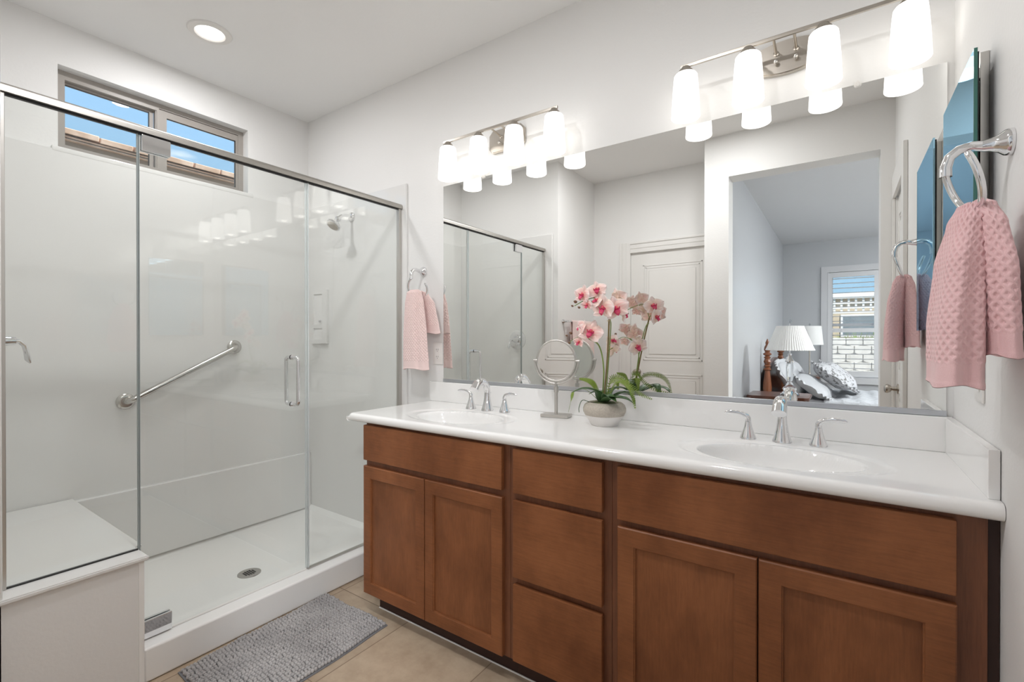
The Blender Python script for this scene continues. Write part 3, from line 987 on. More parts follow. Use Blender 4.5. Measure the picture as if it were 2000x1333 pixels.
# ================================================================ TOWEL RINGS AND TOWELS
def towel_ring(loc, rotz, ring_rot, label, start=120, end=385, H=0.060):
    """arm leaves the wall along local -Y"""
    t = thing('towel_ring', label, 'towel ring', loc, rotz, group='chrome towel rings')
    b = lathe([(0, 0), (0.026, 0), (0.0265, 0.006), (0.024, 0.012), (0.017, 0.020), (0.0125, 0.032), (0.0105, 0.044)], 28, axis_mat((0, 0, 0), (0, -1, 0)))
    add_tube(b, [(0, -0.040, 0), (0, -0.060, 0.004), (0, -0.078, 0.000), (0, -0.092, -0.012), (0, -0.098, -0.034), (0, -0.098, -0.052)],
             [0.0105, 0.0095, 0.0092, 0.0095, 0.0105, 0.0108], 16)
    obj('post', b, chrome_m, t)
    W = 0.066
    pts = []
    for k in range(37):
        a = math.radians(start + (end - start) * k / 36)
        pts.append(Vector((math.cos(a) * W, 0, math.sin(a) * H)))
    sh_ = -pts[0]
    M = Matrix.Rotation(ring_rot, 4, 'Z')
    b = bmesh.new()
    q = [M @ (p + sh_) + Vector((0, -0.098 - 0.30 * (p + sh_).z, -0.050)) for p in pts]
    add_tube(b, q, [0.0062] * (len(q) - 1) + [0.0052], 14)
    obj('ring', b, chrome_m, t)
    return t, q

def towel_lobe(bm, cuts, cell, amp, ns=150, nv=150, hem=0.045, kfold=3, ph=0.0, foldamp=0.16, rotf=0.0):
    """cuts: list of (z, cx, cy, a, b, ang) from top to bottom; lofted closed section with folds and a woven diamond relief"""
    zt, zb = cuts[0][0], cuts[-1][0]
    def at(z):
        for c0, c1 in zip(cuts, cuts[1:]):
            if c1[0] <= z <= c0[0]:
                u = (c0[0] - z) / (c0[0] - c1[0])
                u = u * u * (3 - 2 * u) * 0.5 + u * 0.5
                return [c0[k] + (c1[k] - c0[k]) * u for k in range(1, 6)]
        return list(cuts[-1][1:6])
    rows = []
    for j in range(nv + 1):
        v = j / nv
        z = zt + (zb - zt) * v
        cx, cy, a, b_, ang = at(z)
        row = []
        for i in range(ns):
            t_ = 2 * PI * i / ns
            f = 1 + foldamp * smoothstep(0.0, 0.35, v) * math.cos(kfold * t_ + ph + 0.6 * v) + 0.4 * foldamp * v * math.cos((kfold * 2 + 1) * t_ + ph * 2)
            ct_, st_ = math.cos(t_), math.sin(t_)
            e = 0.75
            x = a * f * math.copysign(abs(ct_) ** e, ct_)
            y = b_ * f * math.copysign(abs(st_) ** e, st_)
            row.append(Vector((cx + x * math.cos(ang) - y * math.sin(ang), cy + x * math.sin(ang) + y * math.cos(ang), z + 0.004 * math.sin(3 * t_ + ph) * smoothstep(.8, 1, v))))
        rows.append(row)
    # arc length around at 60% height keeps the weave an even size
    ref_ = rows[int(nv * 0.7)]
    s = [0.0]
    for i in range(ns):
        s.append(s[-1] + (ref_[(i + 1) % ns] - ref_[i]).length)
    ncell = max(4, round(s[-1] / cell))
    kx = ncell * PI / s[-1] * 1.0
    if ncell % 2: ncell += 1
    kx = ncell * PI / s[-1]
    kz = kx * 0.92
    g = []
    for j in range(nv + 1):
        r_ = []
        for i in range(ns):
            p = rows[j][i]
            du = rows[j][(i + 1) % ns] - rows[j][i - 1]
            dv = rows[min(j + 1, nv)][i] - rows[max(j - 1, 0)][i]
            n_ = dv.cross(du)
            if n_.length > 1e-9: n_.normalize()
            z = p.z
            hfade = smoothstep(zb + hem - 0.004, zb + hem + 0.004, z)
            A = s[i] * kx; B = (z - zb) * kz
            ridge = max(abs(math.cos((A + B) / 1.0)), abs(math.cos((A - B) / 1.0)))
            h_ = amp * (smoothstep(0.45, 1.0, ridge) - 0.6) * hfade
            edge = 0.0012 * smoothstep(zb + 0.012, zb + 0.004, z)
            r_.append(bm.verts.new(p + n_ * (h_ + edge)))
        g.append(r_)
    for j in range(nv):
        for i in range(ns):
            bm.faces.new((g[j][i], g[j][(i + 1) % ns], g[j + 1][(i + 1) % ns], g[j + 1][i]))
    # close: tuck the bottom edge inward and up so the fold of cloth has depth
    ci = sum((v.co for v in g[-1]), Vector()) / ns
    inner = [bm.verts.new(v.co + (ci - v.co) * 0.35 + Vector((0, 0, 0.02))) for v in g[-1]]
    for i in range(ns):
        bm.faces.new((g[-1][i], g[-1][(i + 1) % ns], inner[(i + 1) % ns], inner[i]))
    bm.faces.new(inner)
    bm.faces.new(g[0][::-1])

# right-hand ring and towel
towel_ring((XR - 0.0005, -0.588, 1.622), -PI / 2, math.radians(8), 'chrome towel ring on the right wall holding the large pink towel', 160, 388, 0.068)
bm = bmesh.new()
towel_lobe(bm, [(1.498, 0.210, -0.645, 0.008, 0.010, 0.3), (1.492, 0.208, -0.645, 0.016, 0.024, 0.3), (1.462, 0.202, -0.648, 0.022, 0.042, 0.25), (1.38, 0.191, -0.653, 0.029, 0.062, 0.2),
                (1.26, 0.182, -0.657, 0.032, 0.078, 0.15), (1.142, 0.180, -0.660, 0.033, 0.084, 0.1)], 0.0185, 0.0027, ns=300, nv=240, kfold=3, ph=0.5, foldamp=0.13)
towel_lobe(bm, [(1.500, 0.221, -0.652, 0.008, 0.012, 0.0), (1.490, 0.226, -0.654, 0.015, 0.026, 0.0), (1.45, 0.235, -0.654, 0.018, 0.050, 0.0), (1.36, 0.2410, -0.652, 0.0220, 0.076, 0.0),
                (1.200, 0.2450, -0.648, 0.0225, 0.088, 0.0)], 0.0185, 0.0026, ns=300, nv=200, kfold=3, ph=2.2, foldamp=0.10)
tag(obj('hand_towel', bm, pink_m, angle=3.0), 'dusty pink basket-weave hand towel hanging from the right wall ring', 'towel', 'pink hand towels')
# left-hand ring and towel
towel_ring((-1.933, -0.0005, 1.612), 0, math.radians(4), 'chrome towel ring on the wall between shower and mirror')
bm = bmesh.new()
towel_lobe(bm, [(1.500, -1.906, -0.098, 0.030, 0.010, 0), (1.485, -1.908, -0.098, 0.050, 0.020, 0), (1.43, -1.908, -0.097, 0.064, 0.024, 0), (1.25, -1.906, -0.095, 0.080, 0.026, 0),
                (1.068, -1.900, -0.094, 0.090, 0.027, 0)], 0.0170, 0.0034, ns=260, nv=220, kfold=4, ph=0.3, foldamp=0.12)
towel_lobe(bm, [(1.495, -1.895, -0.075, 0.020, 0.010, 0), (1.48, -1.880, -0.060, 0.035, 0.014, 0), (1.42, -1.862, -0.045, 0.056, 0.016, 0), (1.262, -1.838, -0.038, 0.066, 0.017, 0)], 0.0170, 0.0032, ns=200, nv=120, kfold=3, ph=1.0, foldamp=0.10)
tag(obj('hand_towel', bm, pinkl_m, angle=3.0), 'pale pink basket-weave hand towel hanging beside the shower and the outlet', 'towel', 'pink hand towels')

# towel bar and bath towel on the short wall behind (seen in the mirror)
tb = thing('towel_bar', 'chrome towel bar on the short wall, seen in the mirror behind the orchid', 'towel bar', (-1.98, -2.0, 1.385))
for y in (-0.27, 0.27):
    obj('post', lathe([(0, 0), (0.022, 0), (0.020, 0.008), (0.012, 0.02), (0.010, 0.05), (0.013, 0.066), (0, 0.070)], 20, axis_mat((0.0005, y, 0), (1, 0, 0))), chrome_m, tb)
b = bmesh.new(); add_tube(b, [(0.055, -0.27, 0), (0.055, 0.27, 0)], 0.008, 12)
obj('bar', b, chrome_m, tb)
def flat_towel():
    bm = bmesh.new()
    ny = 60
    prof = [(0.044, -0.30), (0.044, 0.0), (0.049, 0.0085), (0.055, 0.0115), (0.061, 0.0085), (0.068, 0.0), (0.070, -0.40)]
    P = []
    for (x0, z0), (x1, z1) in zip(prof, prof[1:]):
        n = 24 if abs(z1 - z0) > 0.1 else 1
        for k in range(n):
            P.append((x0 + (x1 - x0) * k / n, z0 + (z1 - z0) * k / n))
    P.append(prof[-1])
    g = []
    for x, z in P:
        g.append([bm.verts.new((x + 0.002 * math.sin(j * 0.5) * min(1, abs(z) * 6) * (1 if x > .055 else -1), -0.215 + 0.43 * j / ny, z)) for j in range(ny + 1)])
    for i in range(len(g) - 1):
        for j in range(ny):
            bm.faces.new((g[i][j], g[i][j + 1], g[i + 1][j + 1], g[i + 1][j]))
    return bm
o = obj('bath_towel', flat_towel(), pinkl_m, recalc=False)
o.location = (-1.98, -2.0, 1.385)
sm = o.modifiers.new('thick', 'SOLIDIFY'); sm.thickness = 0.004; sm.offset = 1
tag(o, 'pink bath towel folded over the towel bar, seen in the mirror behind the orchid', 'towel')

# ================================================================ OUTLETS
def wall_plate(loc, rotz, label, cat='outlet', switch=False):
    t = thing('outlet_plate' if not switch else 'light_switch', label, cat, loc, rotz)
    obj('cover_plate', bx(-0.0365, 0.0365, -0.006, -0.0003, -0.060, 0.060, bev=0.002), plastic_m, t)
    obj('insert', bx(-0.017, 0.017, -0.009, -0.0058, -0.034, 0.034, bev=0.001), plastic_m, t)
    if not switch:
        for z in (-0.019, 0.019):
            h = bmesh.new()
            add_box(h, -0.008, -0.006, -0.0094, -0.0088, z - 0.002, z + 0.006)
            add_box(h, 0.005, 0.007, -0.0094, -0.0088, z - 0.002, z + 0.005)
            add_lathe(h, [(0, 0), (0.002, 0), (0.002, 0.0006), (0, 0.0006)], 10, axis_mat((0, -0.0089, z - 0.007), (0, -1, 0)))
            obj('socket_slots', h, dark_m, t, smooth=False)
    return t
wall_plate((-1.822, 0, 1.153), 0, 'white wall outlet between the left pink towel and the mirror')
wall_plate((XR, -0.345, 1.140), -PI / 2, 'white wall outlet on the right wall below the medicine cabinet')

# ================================================================ MAKEUP MIRROR
mk = thing('makeup_mirror', 'round double-sided makeup mirror on a square nickel stand', 'makeup mirror', (-1.020, -0.108, 0.8925), math.radians(10))
obj('base', bx(-0.062, 0.062, -0.034, 0.034, 0.0003, 0.014, bev=0.003), satin_m, mk)
b = bmesh.new()
add_tube(b, [(0, 0, 0.013), (0, 0, 0.112)], 0.0075, 18)
add_tube(b, [(0, 0, 0.108), (0, 0, 0.132)], 0.0105, 18)
add_tube(b, [(0, 0, 0.130), (0, 0, 0.150)], 0.006, 14)
obj('stem', b, satin_m, mk)
b = bmesh.new()
CZ = 0.245
add_tube(b, [(0.100 * math.cos(a), 0, CZ + 0.100 * math.sin(a)) for a in [PI + PI * k / 32 for k in range(33)]], 0.0045, 12)
for s in (-1, 1):
    add_lathe(b, [(0, 0), (0.006, 0), (0.006, 0.016), (0, 0.016)], 12, axis_mat((s * 0.089, 0, CZ), (s, 0, 0)))
obj('yoke', b, satin_m, mk)
b = bmesh.new()
add_tube(b, [(0.088 * math.cos(a), 0, CZ + 0.088 * math.sin(a)) for a in [2 * PI * k / 64 for k in range(64)]], 0.0055, 12, closed=True)
rim = obj('rim', b, satin_m, mk)
obj('mirror_disc', lathe([(0, -0.0035), (0.0855, -0.0035), (0.0855, 0.0035), (0, 0.0035)], 64, axis_mat((0, 0, CZ), (0, 1, 0))), mirror_m, rim)

# ================================================================ ORCHID
def petal_colors(me, fn):
    ca = me.color_attributes.new('tint', 'FLOAT_COLOR', 'POINT')
    for i, v in enumerate(me.vertices):
        ca.data[i].color = (*fn(v.co), 1)

def petal_mat(name):
    m = bpy.data.materials.new(name)
    m.use_nodes = True
    nt = m.node_tree
    b = nt.nodes['Principled BSDF']
    a = nt.nodes.new('ShaderNodeVertexColor')
    a.layer_name = 'tint'
    nt.links.new(a.outputs[0], b.inputs['Base Color'])
    b.inputs['Roughness'].default_value = 0.6
    b.inputs['Subsurface Weight'].default_value = 0.0
    return m
petal_m = petal_mat('veined_petal')

def make_petal_geo(bm, length, width, ang, cup, tints, pink, kind):
    """petal in the local XZ plane (flower faces -Y), pointing at angle ang"""
    nu, nv = 14, 15
    g = []
    ca, sa = math.cos(ang), math.sin(ang)
    for i in range(nu + 1):
        u = i / nu
        w_ = width * (math.sin(PI * min(1, u ** 0.62)) ** 0.62 if 0 < u < 1 else (0.12 if u == 0 else 0.0))
        w_ = max(w_, 0.10 * width * (1 - u))
        row = []
        for j in range(nv + 1):
            s = -1 + 2 * j / nv
            x = u * length
            z = s * w_ / 2
            y = -cup * (u ** 1.6) * length * 0.35 + (s * s) * w_ * 0.10 + 0.0012 * math.sin(7 * u + 5 * s)
            p = Vector((x * ca - z * sa, y, x * sa + z * ca))
            v = bm.verts.new(p)
            vein = 0.5 + 0.5 * math.cos(s * 17 + 0.8 * u)
            base = (1 - u) ** 1.4
            k = pink * (0.10 + 0.52 * vein ** 2 * smoothstep(1.05, 0.3, abs(s)) * (1 - 0.45 * u)) + 0.42 * pink * base
            k = min(1, k) * (0.25 + 0.75 * smoothstep(1.02, 0.70, max(u, abs(s))))
            cream = Vector((0.88, 0.76, 0.58)).lerp(Vector((0.92, 0.80, 0.78)), u)
            tints.append(cream.lerp(Vector((0.84, 0.20, 0.25)), k))
            row.append(v)
        g.append(row)
    for i in range(nu):
        for j in range(nv):
            bm.faces.new((g[i][j], g[i][j + 1], g[i + 1][j + 1], g[i + 1][j]))

def flower(par, loc, face, size, pink=0.7, roll=0.0, openness=1.0):
    """one blossom: five veined petals with a magenta lip"""
    bm = bmesh.new()
    tints = []
    R = size / 2
    for a, l, w_, cup in ((90, 0.98, 0.62, 0.3), (215, 0.95, 0.60, 0.3), (325, 0.95, 0.60, 0.3)):
        make_petal_geo(bm, R * l, R * w_ * 1.2, math.radians(a), cup + 1 - openness, tints, pink * 0.8, 0)
    off = len(bm.verts)
    for a in (12, 168):
        make_petal_geo(bm, R * 1.02, R * 1.28, math.radians(a), 0.45 + 1 - openness, tints, pink, 1)
    bm.verts.ensure_lookup_table()
    for v in bm.verts[off:]:
        v.co.y -= 0.0018
    me = bpy.data.meshes.new('flower')
    bm.to_mesh(me)
    bm.free()
    me.materials.append(petal_m)
    me.shade_smooth()
    catt = me.color_attributes.new('tint', 'FLOAT_COLOR', 'POINT')
    for i, c in enumerate(tints):
        catt.data[i].color = (c.x, c.y, c.z, 1)
    o = bpy.data.objects.new('flower', me)
    C.objects.link(o)
    o.parent = par
    q = Vector(face).normalized().to_track_quat('-Y', 'Z')
    o.rotation_mode = 'QUATERNION'
    o.rotation_quaternion = q @ Matrix.Rotation(roll, 3, 'Y').to_quaternion()
    o.location = loc
    s = o.modifiers.new('thick', 'SOLIDIFY'); s.thickness = 0.0008
    b = bmesh.new()
    add_tube(b, [(0, -0.002, 0.002), (0, -0.008, 0.004), (0, -0.014, 0.000)], [R * 0.10, R * 0.15, R * 0.07], 10)
    add_tube(b, [(0, -0.003, -0.001), (0, -0.012, -R * 0.16), (0, -0.016, -R * 0.36), (0, -0.011, -R * 0.52)], [R * 0.08, R * 0.19, R * 0.15, R * 0.03], 10, flat=(1.2, 0.5))
    for s_ in (-1, 1):
        add_tube(b, [(0, -0.004, -R * 0.05), (s_ * R * 0.20, -0.011, -R * 0.04), (s_ * R * 0.27, -0.016, R * 0.10)], [R * 0.06, R * 0.13, R * 0.03], 8, flat=(1.0, 0.5))
    obj('lip', b, lip_m, o)
    return o

def crv(ctrl, n=24):
    """Catmull-Rom through the control points"""
    P = [Vector(c) for c in ctrl]
    P = [P[0] * 2 - P[1]] + P + [P[-1] * 2 - P[-2]]
    out_ = []
    segs = len(P) - 3
    for s in range(segs):
        p0, p1, p2, p3 = P[s:s + 4]
        m_ = max(2, n // segs)
        for k in range(m_ + (1 if s == segs - 1 else 0)):
            t_ = k / m_
            out_.append(0.5 * ((2 * p1) + (p2 - p0) * t_ + (2 * p0 - 5 * p1 + 4 * p2 - p3) * t_ ** 2 + (3 * p1 - p0 - 3 * p2 + p3) * t_ ** 3))
    return out_

def leaf_mesh(ctrl, width, fold=0.18, n=26, tip=0.75):
    pts = crv(ctrl, n)
    bm = bmesh.new()
    N = len(pts) - 1
    g = []
    for i, p in enumerate(pts):
        u = i / N
        d_ = (pts[min(i + 1, N)] - pts[max(i - 1, 0)]).normalized()
        side = d_.cross(Vector((0, 0, 1)))
        if side.length < 1e-3: side = Vector((1, 0, 0))
        side.normalize()
        up = side.cross(d_).normalized()
        w_ = width * (math.sin(PI * min(1, 0.12 + 0.88 * u) ** tip)) ** 0.75 if u < 1 else 0.0005
        w_ = max(abs(w_), 0.0006)
        g.append([bm.verts.new(p + side * (s * w_ / 2) + up * (abs(s) * w_ * fold)) for s in (-1, -0.66, -0.33, 0, 0.33, 0.66, 1)])
    for i in range(N):
        for j in range(6):
            bm.faces.new((g[i][j], g[i][j + 1], g[i + 1][j + 1], g[i + 1][j]))
    return bm

def fern_mesh(ctrl, leaflet=0.020, n=40, up_=Vector((0, 0, 1)), side_ref=None):
    pts = crv(ctrl, n)
    N = len(pts) - 1
    bm = bmesh.new()
    add_tube(bm, pts, [0.0011 * (1 - 0.6 * i / N) for i in range(N + 1)], 6)
    for i in range(3, N):
        u = i / N
        p = pts[i]
        d_ = (pts[min(i + 1, N)] - pts[i - 1]).normalized()
        side = side_ref.copy() if side_ref else d_.cross(up_)
        side = side - d_ * side.dot(d_)
        if side.length < 1e-3: side = Vector((1, 0, 0))
        side.normalize()
        nrm = side.cross(d_).normalized()
        L = leaflet * (math.sin(PI * (0.10 + 0.86 * u)) ** 0.7)
        for s in (-1, 1):
            a = p
            tipp = p + side * s * L + d_ * L * 0.35 - nrm * 0.08 * L * (1 if nrm.z > 0 else -1)
            mid = p.lerp(tipp, 0.5)
            wv = d_ * 0.0019
            v = [bm.verts.new(a - wv * 0.8), bm.verts.new(a + wv * 0.8), bm.verts.new(mid + wv), bm.verts.new(tipp), bm.verts.new(mid - wv)]
            th = nrm * 0.0005
            v2 = [bm.verts.new(q.co + th) for q in v]
            bm.faces.new(v[::-1]); bm.faces.new(v2)
            for k in range(5):
                bm.faces.new((v[k], v[(k + 1) % 5], v2[(k + 1) % 5], v2[k]))
    return bm

OX, OY, OZ = -0.768, -0.168, 0.8925
orc = thing('potted_orchid', 'pink and cream silk orchid with fern fronds in a two-tone round bowl', 'plant', (OX, OY, OZ))
prof = [(0.0, 0.0), (0.050, 0.0), (0.053, 0.003), (0.064, 0.022), (0.076, 0.040)]
pot = obj('pot', lathe(prof + [(0.0, 0.040)], 48), potw_m, orc)
obj('glazed_band', lathe([(0.0, 0.0402), (0.0762, 0.0402), (0.083, 0.054), (0.084, 0.066), (0.079, 0.080), (0.068, 0.089), (0.060, 0.091), (0.056, 0.088), (0.056, 0.080), (0.0, 0.080)], 48), potg_m, pot)
obj('moss', lathe([(0, 0.080), (0.054, 0.0805), (0.040, 0.090), (0, 0.094)], 24, mod=lambda a, z: 1 + 0.05 * math.sin(9 * a)), soil_m, orc)
camp = Vector((0, -1.9204, 1.2318))
def at_px(px, py, yplane):
    """point of the plane y=yplane seen along a measured direction, in orchid coordinates"""
    th = 0.6054
    s_, c_ = math.sin(th), math.cos(th)
    sp_, cp_ = math.sin(-0.004), math.cos(-0.004)
    F = Vector((-s_ * cp_, c_ * cp_, sp_)); R_ = Vector((c_, s_, 0)); U = Vector((s_ * sp_, -c_ * sp_, cp_))
    d_ = F + R_ * ((px - 1000) / 927.4) + U * ((666.5 - py) / 927.4)
    t_ = (yplane - camp.y) / d_.y
    return camp + d_ * t_ - Vector((OX, OY, OZ))
# main stem and second stem
topA = at_px(1190, 612, -0.235)
sA = crv([(-0.002, -0.004, 0.085), at_px(1184, 730, -0.185), at_px(1188, 670, -0.205), topA], 30)
b = bmesh.new(); add_tube(b, sA, [0.0035] * len(sA), 8); obj('stem', b, stem_m, orc)
sB = crv([(-0.010, 0.002, 0.085), at_px(1179, 720, -0.20), at_px(1170, 676, -0.215), at_px(1150, 662, -0.225)], 26)
b = bmesh.new(); add_tube(b, sB, [0.0028] * len(sB), 8); obj('stem', b, stemg_m, orc)
sC = crv([(0.002, 0.004, 0.085), at_px(1189, 700, -0.175), at_px(1193, 640, -0.20), at_px(1192, 625, -0.225)], 20)
b = bmesh.new(); add_tube(b, sC, [0.0022] * len(sC), 8); obj('stem', b, stemg_m, orc)
b = bmesh.new()
tp = at_px(1189, 627, -0.228)
add_tube(b, [tp + Vector((0.006 * math.cos(a), 0.006 * math.sin(a), 0)) for a in [2 * PI * k / 16 for k in range(16)]], 0.0014, 6, closed=True)
obj('tie', b, pbr('cream_tie', (0.7, 0.62, 0.42), 0.6), orc)
for ctl, rr in (([topA, at_px(1178, 583, -0.24), at_px(1160, 582, -0.25), at_px(1140, 588, -0.26), at_px(1122, 598, -0.262)], 0.0017),
                ([at_px(1150, 662, -0.225), at_px(1135, 658, -0.23), at_px(1122, 662, -0.235), at_px(1112, 669, -0.235)], 0.0014),
                ([at_px(1186, 690, -0.19), at_px(1190, 684, -0.17), at_px(1197, 680, -0.16)], 0.0014),
                ([topA, at_px(1205, 608, -0.20), at_px(1216, 612, -0.17)], 0.0014)):
    b = bmesh.new()
    spr = crv(ctl, 16)
    add_tube(b, spr, [rr] * len(spr), 6)
    obj('twig', b, stemg_m, orc)
FL = [  # px, py, y, facing, size(px of width), pink
    (1139, 577, -0.262, (-0.30, -1, 0.10), 0.066, 0.85, 0.2, .9),
    (1166, 568, -0.250, (0.25, -1, 0.35), 0.064, 0.70, -0.2, .95),
    (1148, 596, -0.268, (-0.1, -1, -0.2), 0.040, 0.95, 0.1, .5),
    (1168, 589, -0.262, (-0.4, -0.8, 0.5), 0.056, 0.35, 0.6, .8),
    (1179, 603, -0.272, (-0.15, -1, 0.0), 0.082, 0.65, 0.1, 1),
    (1203, 604, -0.250, (0.55, -1, 0.05), 0.082, 0.75, -0.3, 1),
    (1207, 586, -0.215, (0.45, 0.9, 0.25), 0.076, 0.50, 0.2, 1),
    (1218, 612, -0.195, (0.9, 0.25, -0.1), 0.066, 0.35, 0.5, 1),
    (1137, 641, -0.235, (-0.50, -0.8, 0.25), 0.056, 0.95, 0.6, .7),
    (1154, 650, -0.238, (0.25, -1, 0.30), 0.084, 0.75, 0.3, 1),
    (1132, 669, -0.240, (-0.2, -1, -0.1), 0.040, 0.95, 0.2, .5),
    (1196, 680, -0.150, (0.35, 0.9, 0.05), 0.070, 0.35, 0.5, 1),
    (1196, 668, -0.160, (0.5, -0.6, 0.5), 0.050, 0.10, -0.8, .8),
]
for px, py, yy, fc, sz, pk, rl, op in FL:
    flower(orc, at_px(px, py, yy), fc, sz * 1.24, pk, rl, op)
for px, py, r_ in ((1124, 590, 0.0062), (1118, 598, 0.0044), (1131, 601, 0.0050), (1115, 651, 0.0060), (1107, 656, 0.0042), (1112, 670, 0.0050)):
    o = obj('bud', lathe([(0, -1.2), (0.6, -0.9), (1, -0.1), (0.85, 0.5), (0.4, 1.1), (0, 1.4)], 12, Matrix.Scale(r_, 4)), bud_m, orc)
    o.location = at_px(px, py, -0.262 if py < 630 else -0.235)
    o.rotation_euler = (0.6, -1.0, 0)
def near(px, py, yy):
    return at_px(px, py, yy)
for ctrl, wd in (
    ([(-0.010, -0.010, 0.088), near(1165, 766, -0.21), near(1140, 760, -0.24), near(1116, 767, -0.26)], 0.040),
    ([(0.0, -0.012, 0.088), near(1196, 778, -0.24), near(1222, 780, -0.24), near(1239, 789, -0.23)], 0.044),
    ([(0.006, 0.0, 0.088), near(1215, 768, -0.19), near(1232, 774, -0.17), near(1241, 792, -0.15)], 0.036),
    ([(0.0, 0.010, 0.088), near(1194, 766, -0.13), near(1206, 758, -0.11), near(1216, 758, -0.09)], 0.032),
    ([(-0.006, 0.010, 0.088), near(1176, 768, -0.12), near(1162, 766, -0.10), near(1150, 770, -0.10)], 0.030),
    ([(0.004, -0.006, 0.088), near(1185, 772, -0.23), near(1196, 780, -0.26), near(1204, 785, -0.27)], 0.034)):
    o = obj('leaf', leaf_mesh(ctrl, wd), leaf_m, orc, recalc=False, angle=3)
    s = o.modifiers.new('thick', 'SOLIDIFY'); s.thickness = 0.0012
SR = Vector((0.35, -0.2, 0.9))
for ctrl, lf in (
    ([(-0.012, 0, 0.088), near(1163, 757, -0.18), near(1152, 745, -0.19), near(1131, 740, -0.20)], 0.013),
    ([(-0.016, -0.004, 0.088), near(1145, 762, -0.20), near(1122, 764, -0.23), near(1116, 780, -0.245), near(1110, 806, -0.25)], 0.009),
    ([(0.008, 0.0, 0.088), near(1192, 748, -0.19), near(1215, 745, -0.21), near(1232, 762, -0.23), near(1241, 800, -0.24)], 0.014),
    ([(0.010, 0.010, 0.088), near(1192, 742, -0.13), near(1212, 737, -0.11), near(1228, 750, -0.09), near(1250, 770, -0.10), near(1275, 781, -0.13)], 0.014),
    ([(0.006, 0.014, 0.088), near(1200, 752, -0.12), near(1216, 745, -0.09), near(1226, 752, -0.065), near(1232, 766, -0.05)], 0.012)):
    obj('fern_frond', fern_mesh(ctrl, lf, 44, side_ref=Vector((0.2, 0.3, 1.0)) if lf > 0.0125 else None), fern_m, orc, recalc=False)
b = bmesh.new(); rt = crv([(-0.040, -0.03, 0.086), near(1138, 782, -0.22), near(1131, 796, -0.235), near(1131, 806, -0.238)], 16)
add_tube(b, rt, [0.0014] * len(rt), 6); obj('root', b, leaf_m, orc)

# ================================================================ BATH MAT
rg = thing('bath_mat', 'grey chenille bobble bath mat on the tile beside the shower curb', 'bath mat', (-1.80, -0.87, 0))
RW, RL = 0.212, 0.315
def matpos(u, v):
    """u,v in -1..1 -> slightly skewed, wavy outline"""
    x = u * RW + 0.010 * v * -1.0 + 0.003 * math.sin(5 * v)
    y = v * RL + 0.003 * math.sin(4 * u)
    return x, y
bk = bmesh.new()
N1, N2 = 12, 18
top_ = [[bk.verts.new((*matpos(-1.02 + 2.04 * i / N1, -1.015 + 2.03 * j / N2), 0.0045)) for j in range(N2 + 1)] for i in range(N1 + 1)]
bot_ = [[bk.verts.new((v.co.x, v.co.y, 0.0004)) for v in r_] for r_ in top_]
for i in range(N1):
    for j in range(N2):
        bk.faces.new((top_[i][j], top_[i + 1][j], top_[i + 1][j + 1], top_[i][j + 1]))
        bk.faces.new((bot_[i][j], bot_[i][j + 1], bot_[i + 1][j + 1], bot_[i + 1][j]))
for i in range(N1):
    for j in (0, N2):
        bk.faces.new((top_[i][j], top_[i + 1][j], bot_[i + 1][j], bot_[i][j]))
for j in range(N2):
    for i in (0, N1):
        bk.faces.new((top_[i][j], top_[i][j + 1], bot_[i][j + 1], bot_[i][j]))
obj('backing', bk, rugb_m, rg)
ico = bmesh.new(); bmesh.ops.create_icosphere(ico, subdivisions=2, radius=1)
iv = [v.co.copy() for v in ico.verts]; ifc = [[v.index for v in f.verts] for f in ico.faces]; ico.free()
verts, faces = [], []
nx_, ny_ = 34, 46
for i in range(nx_):
    for j in range(ny_):
        u = -0.97 + 1.94 * i / (nx_ - 1) + random.uniform(-.004, .004)
        v = -0.975 + 1.95 * (j + 0.12 * math.sin(i * 2.1)) / (ny_ - 0.9) + random.uniform(-.0035, .0035)
        x, y = matpos(u, min(v, 0.985))
        wob = 0.006 * noise.noise(Vector((x * 9, y * 9, 3)))
        x += wob; y += 0.005 * noise.noise(Vector((x * 11, y * 11, 8)))
        r0 = 0.0063 * random.uniform(0.9, 1.15)
        k = len(verts)
        sx, sy, sz = r0 * 1.0, r0 * 1.12, r0 * 1.15
        zc = 0.0040 + sz * 0.9 + 0.0015 * noise.noise(Vector((x * 14, y * 14, 1)))
        for c in iv:
            f_ = 1 + 0.10 * noise.noise(c * 2 + Vector((i, j, 0)))
            verts.append((x + c.x * sx * f_, y + c.y * sy * f_, zc + c.z * sz * f_))
        faces += [[k + a for a in f] for f in ifc]
me = bpy.data.meshes.new('bobble_pile'); me.from_pydata(verts, [], faces); me.shade_smooth(); me.materials.append(rug_m)
o = bpy.data.objects.new('bobble_pile', me); C.objects.link(o); o.parent = rg; o['kind'] = 'stuff'

# ================================================================ DOORS (seen in the mirror)
def panel_door(name, w_, h_, m, label_handle=None):
    """slab hung in the XZ plane, face towards +Y, with two raised-edge panels"""
    bm = bmesh.new()
    add_box(bm, 0, w_, -0.035, 0, 0.008, h_, bev=0.001)
    return bm
def door_relief(par, w_, h_, m, flip=1):
    b = bmesh.new()
    st = 0.115
    for z0, z1 in ((0.20, 0.92), (1.04, h_ - 0.12)):
        x0, x1 = st, w_ - st
        for k, (ins, hgt) in enumerate(((0.0, 0.004), (0.022, 0.003))):
            a0, a1, c0, c1 = x0 + ins, x1 - ins, z0 + ins, z1 - ins
            for q in ((a0, a1, c0, c0 + 0.010), (a0, a1, c1 - 0.010, c1), (a0, a0 + 0.010, c0, c1), (a1 - 0.010, a1, c0, c1)):
                add_box(b, q[0], q[1], 0.0002, hgt, q[2], q[3], bev=0.0012)
        add_box(b, x0 + 0.055, x1 - 0.055, 0.0002, 0.005, z0 + 0.055, z1 - 0.055, bev=0.004)
    return obj('raised_panels', b, m, par)
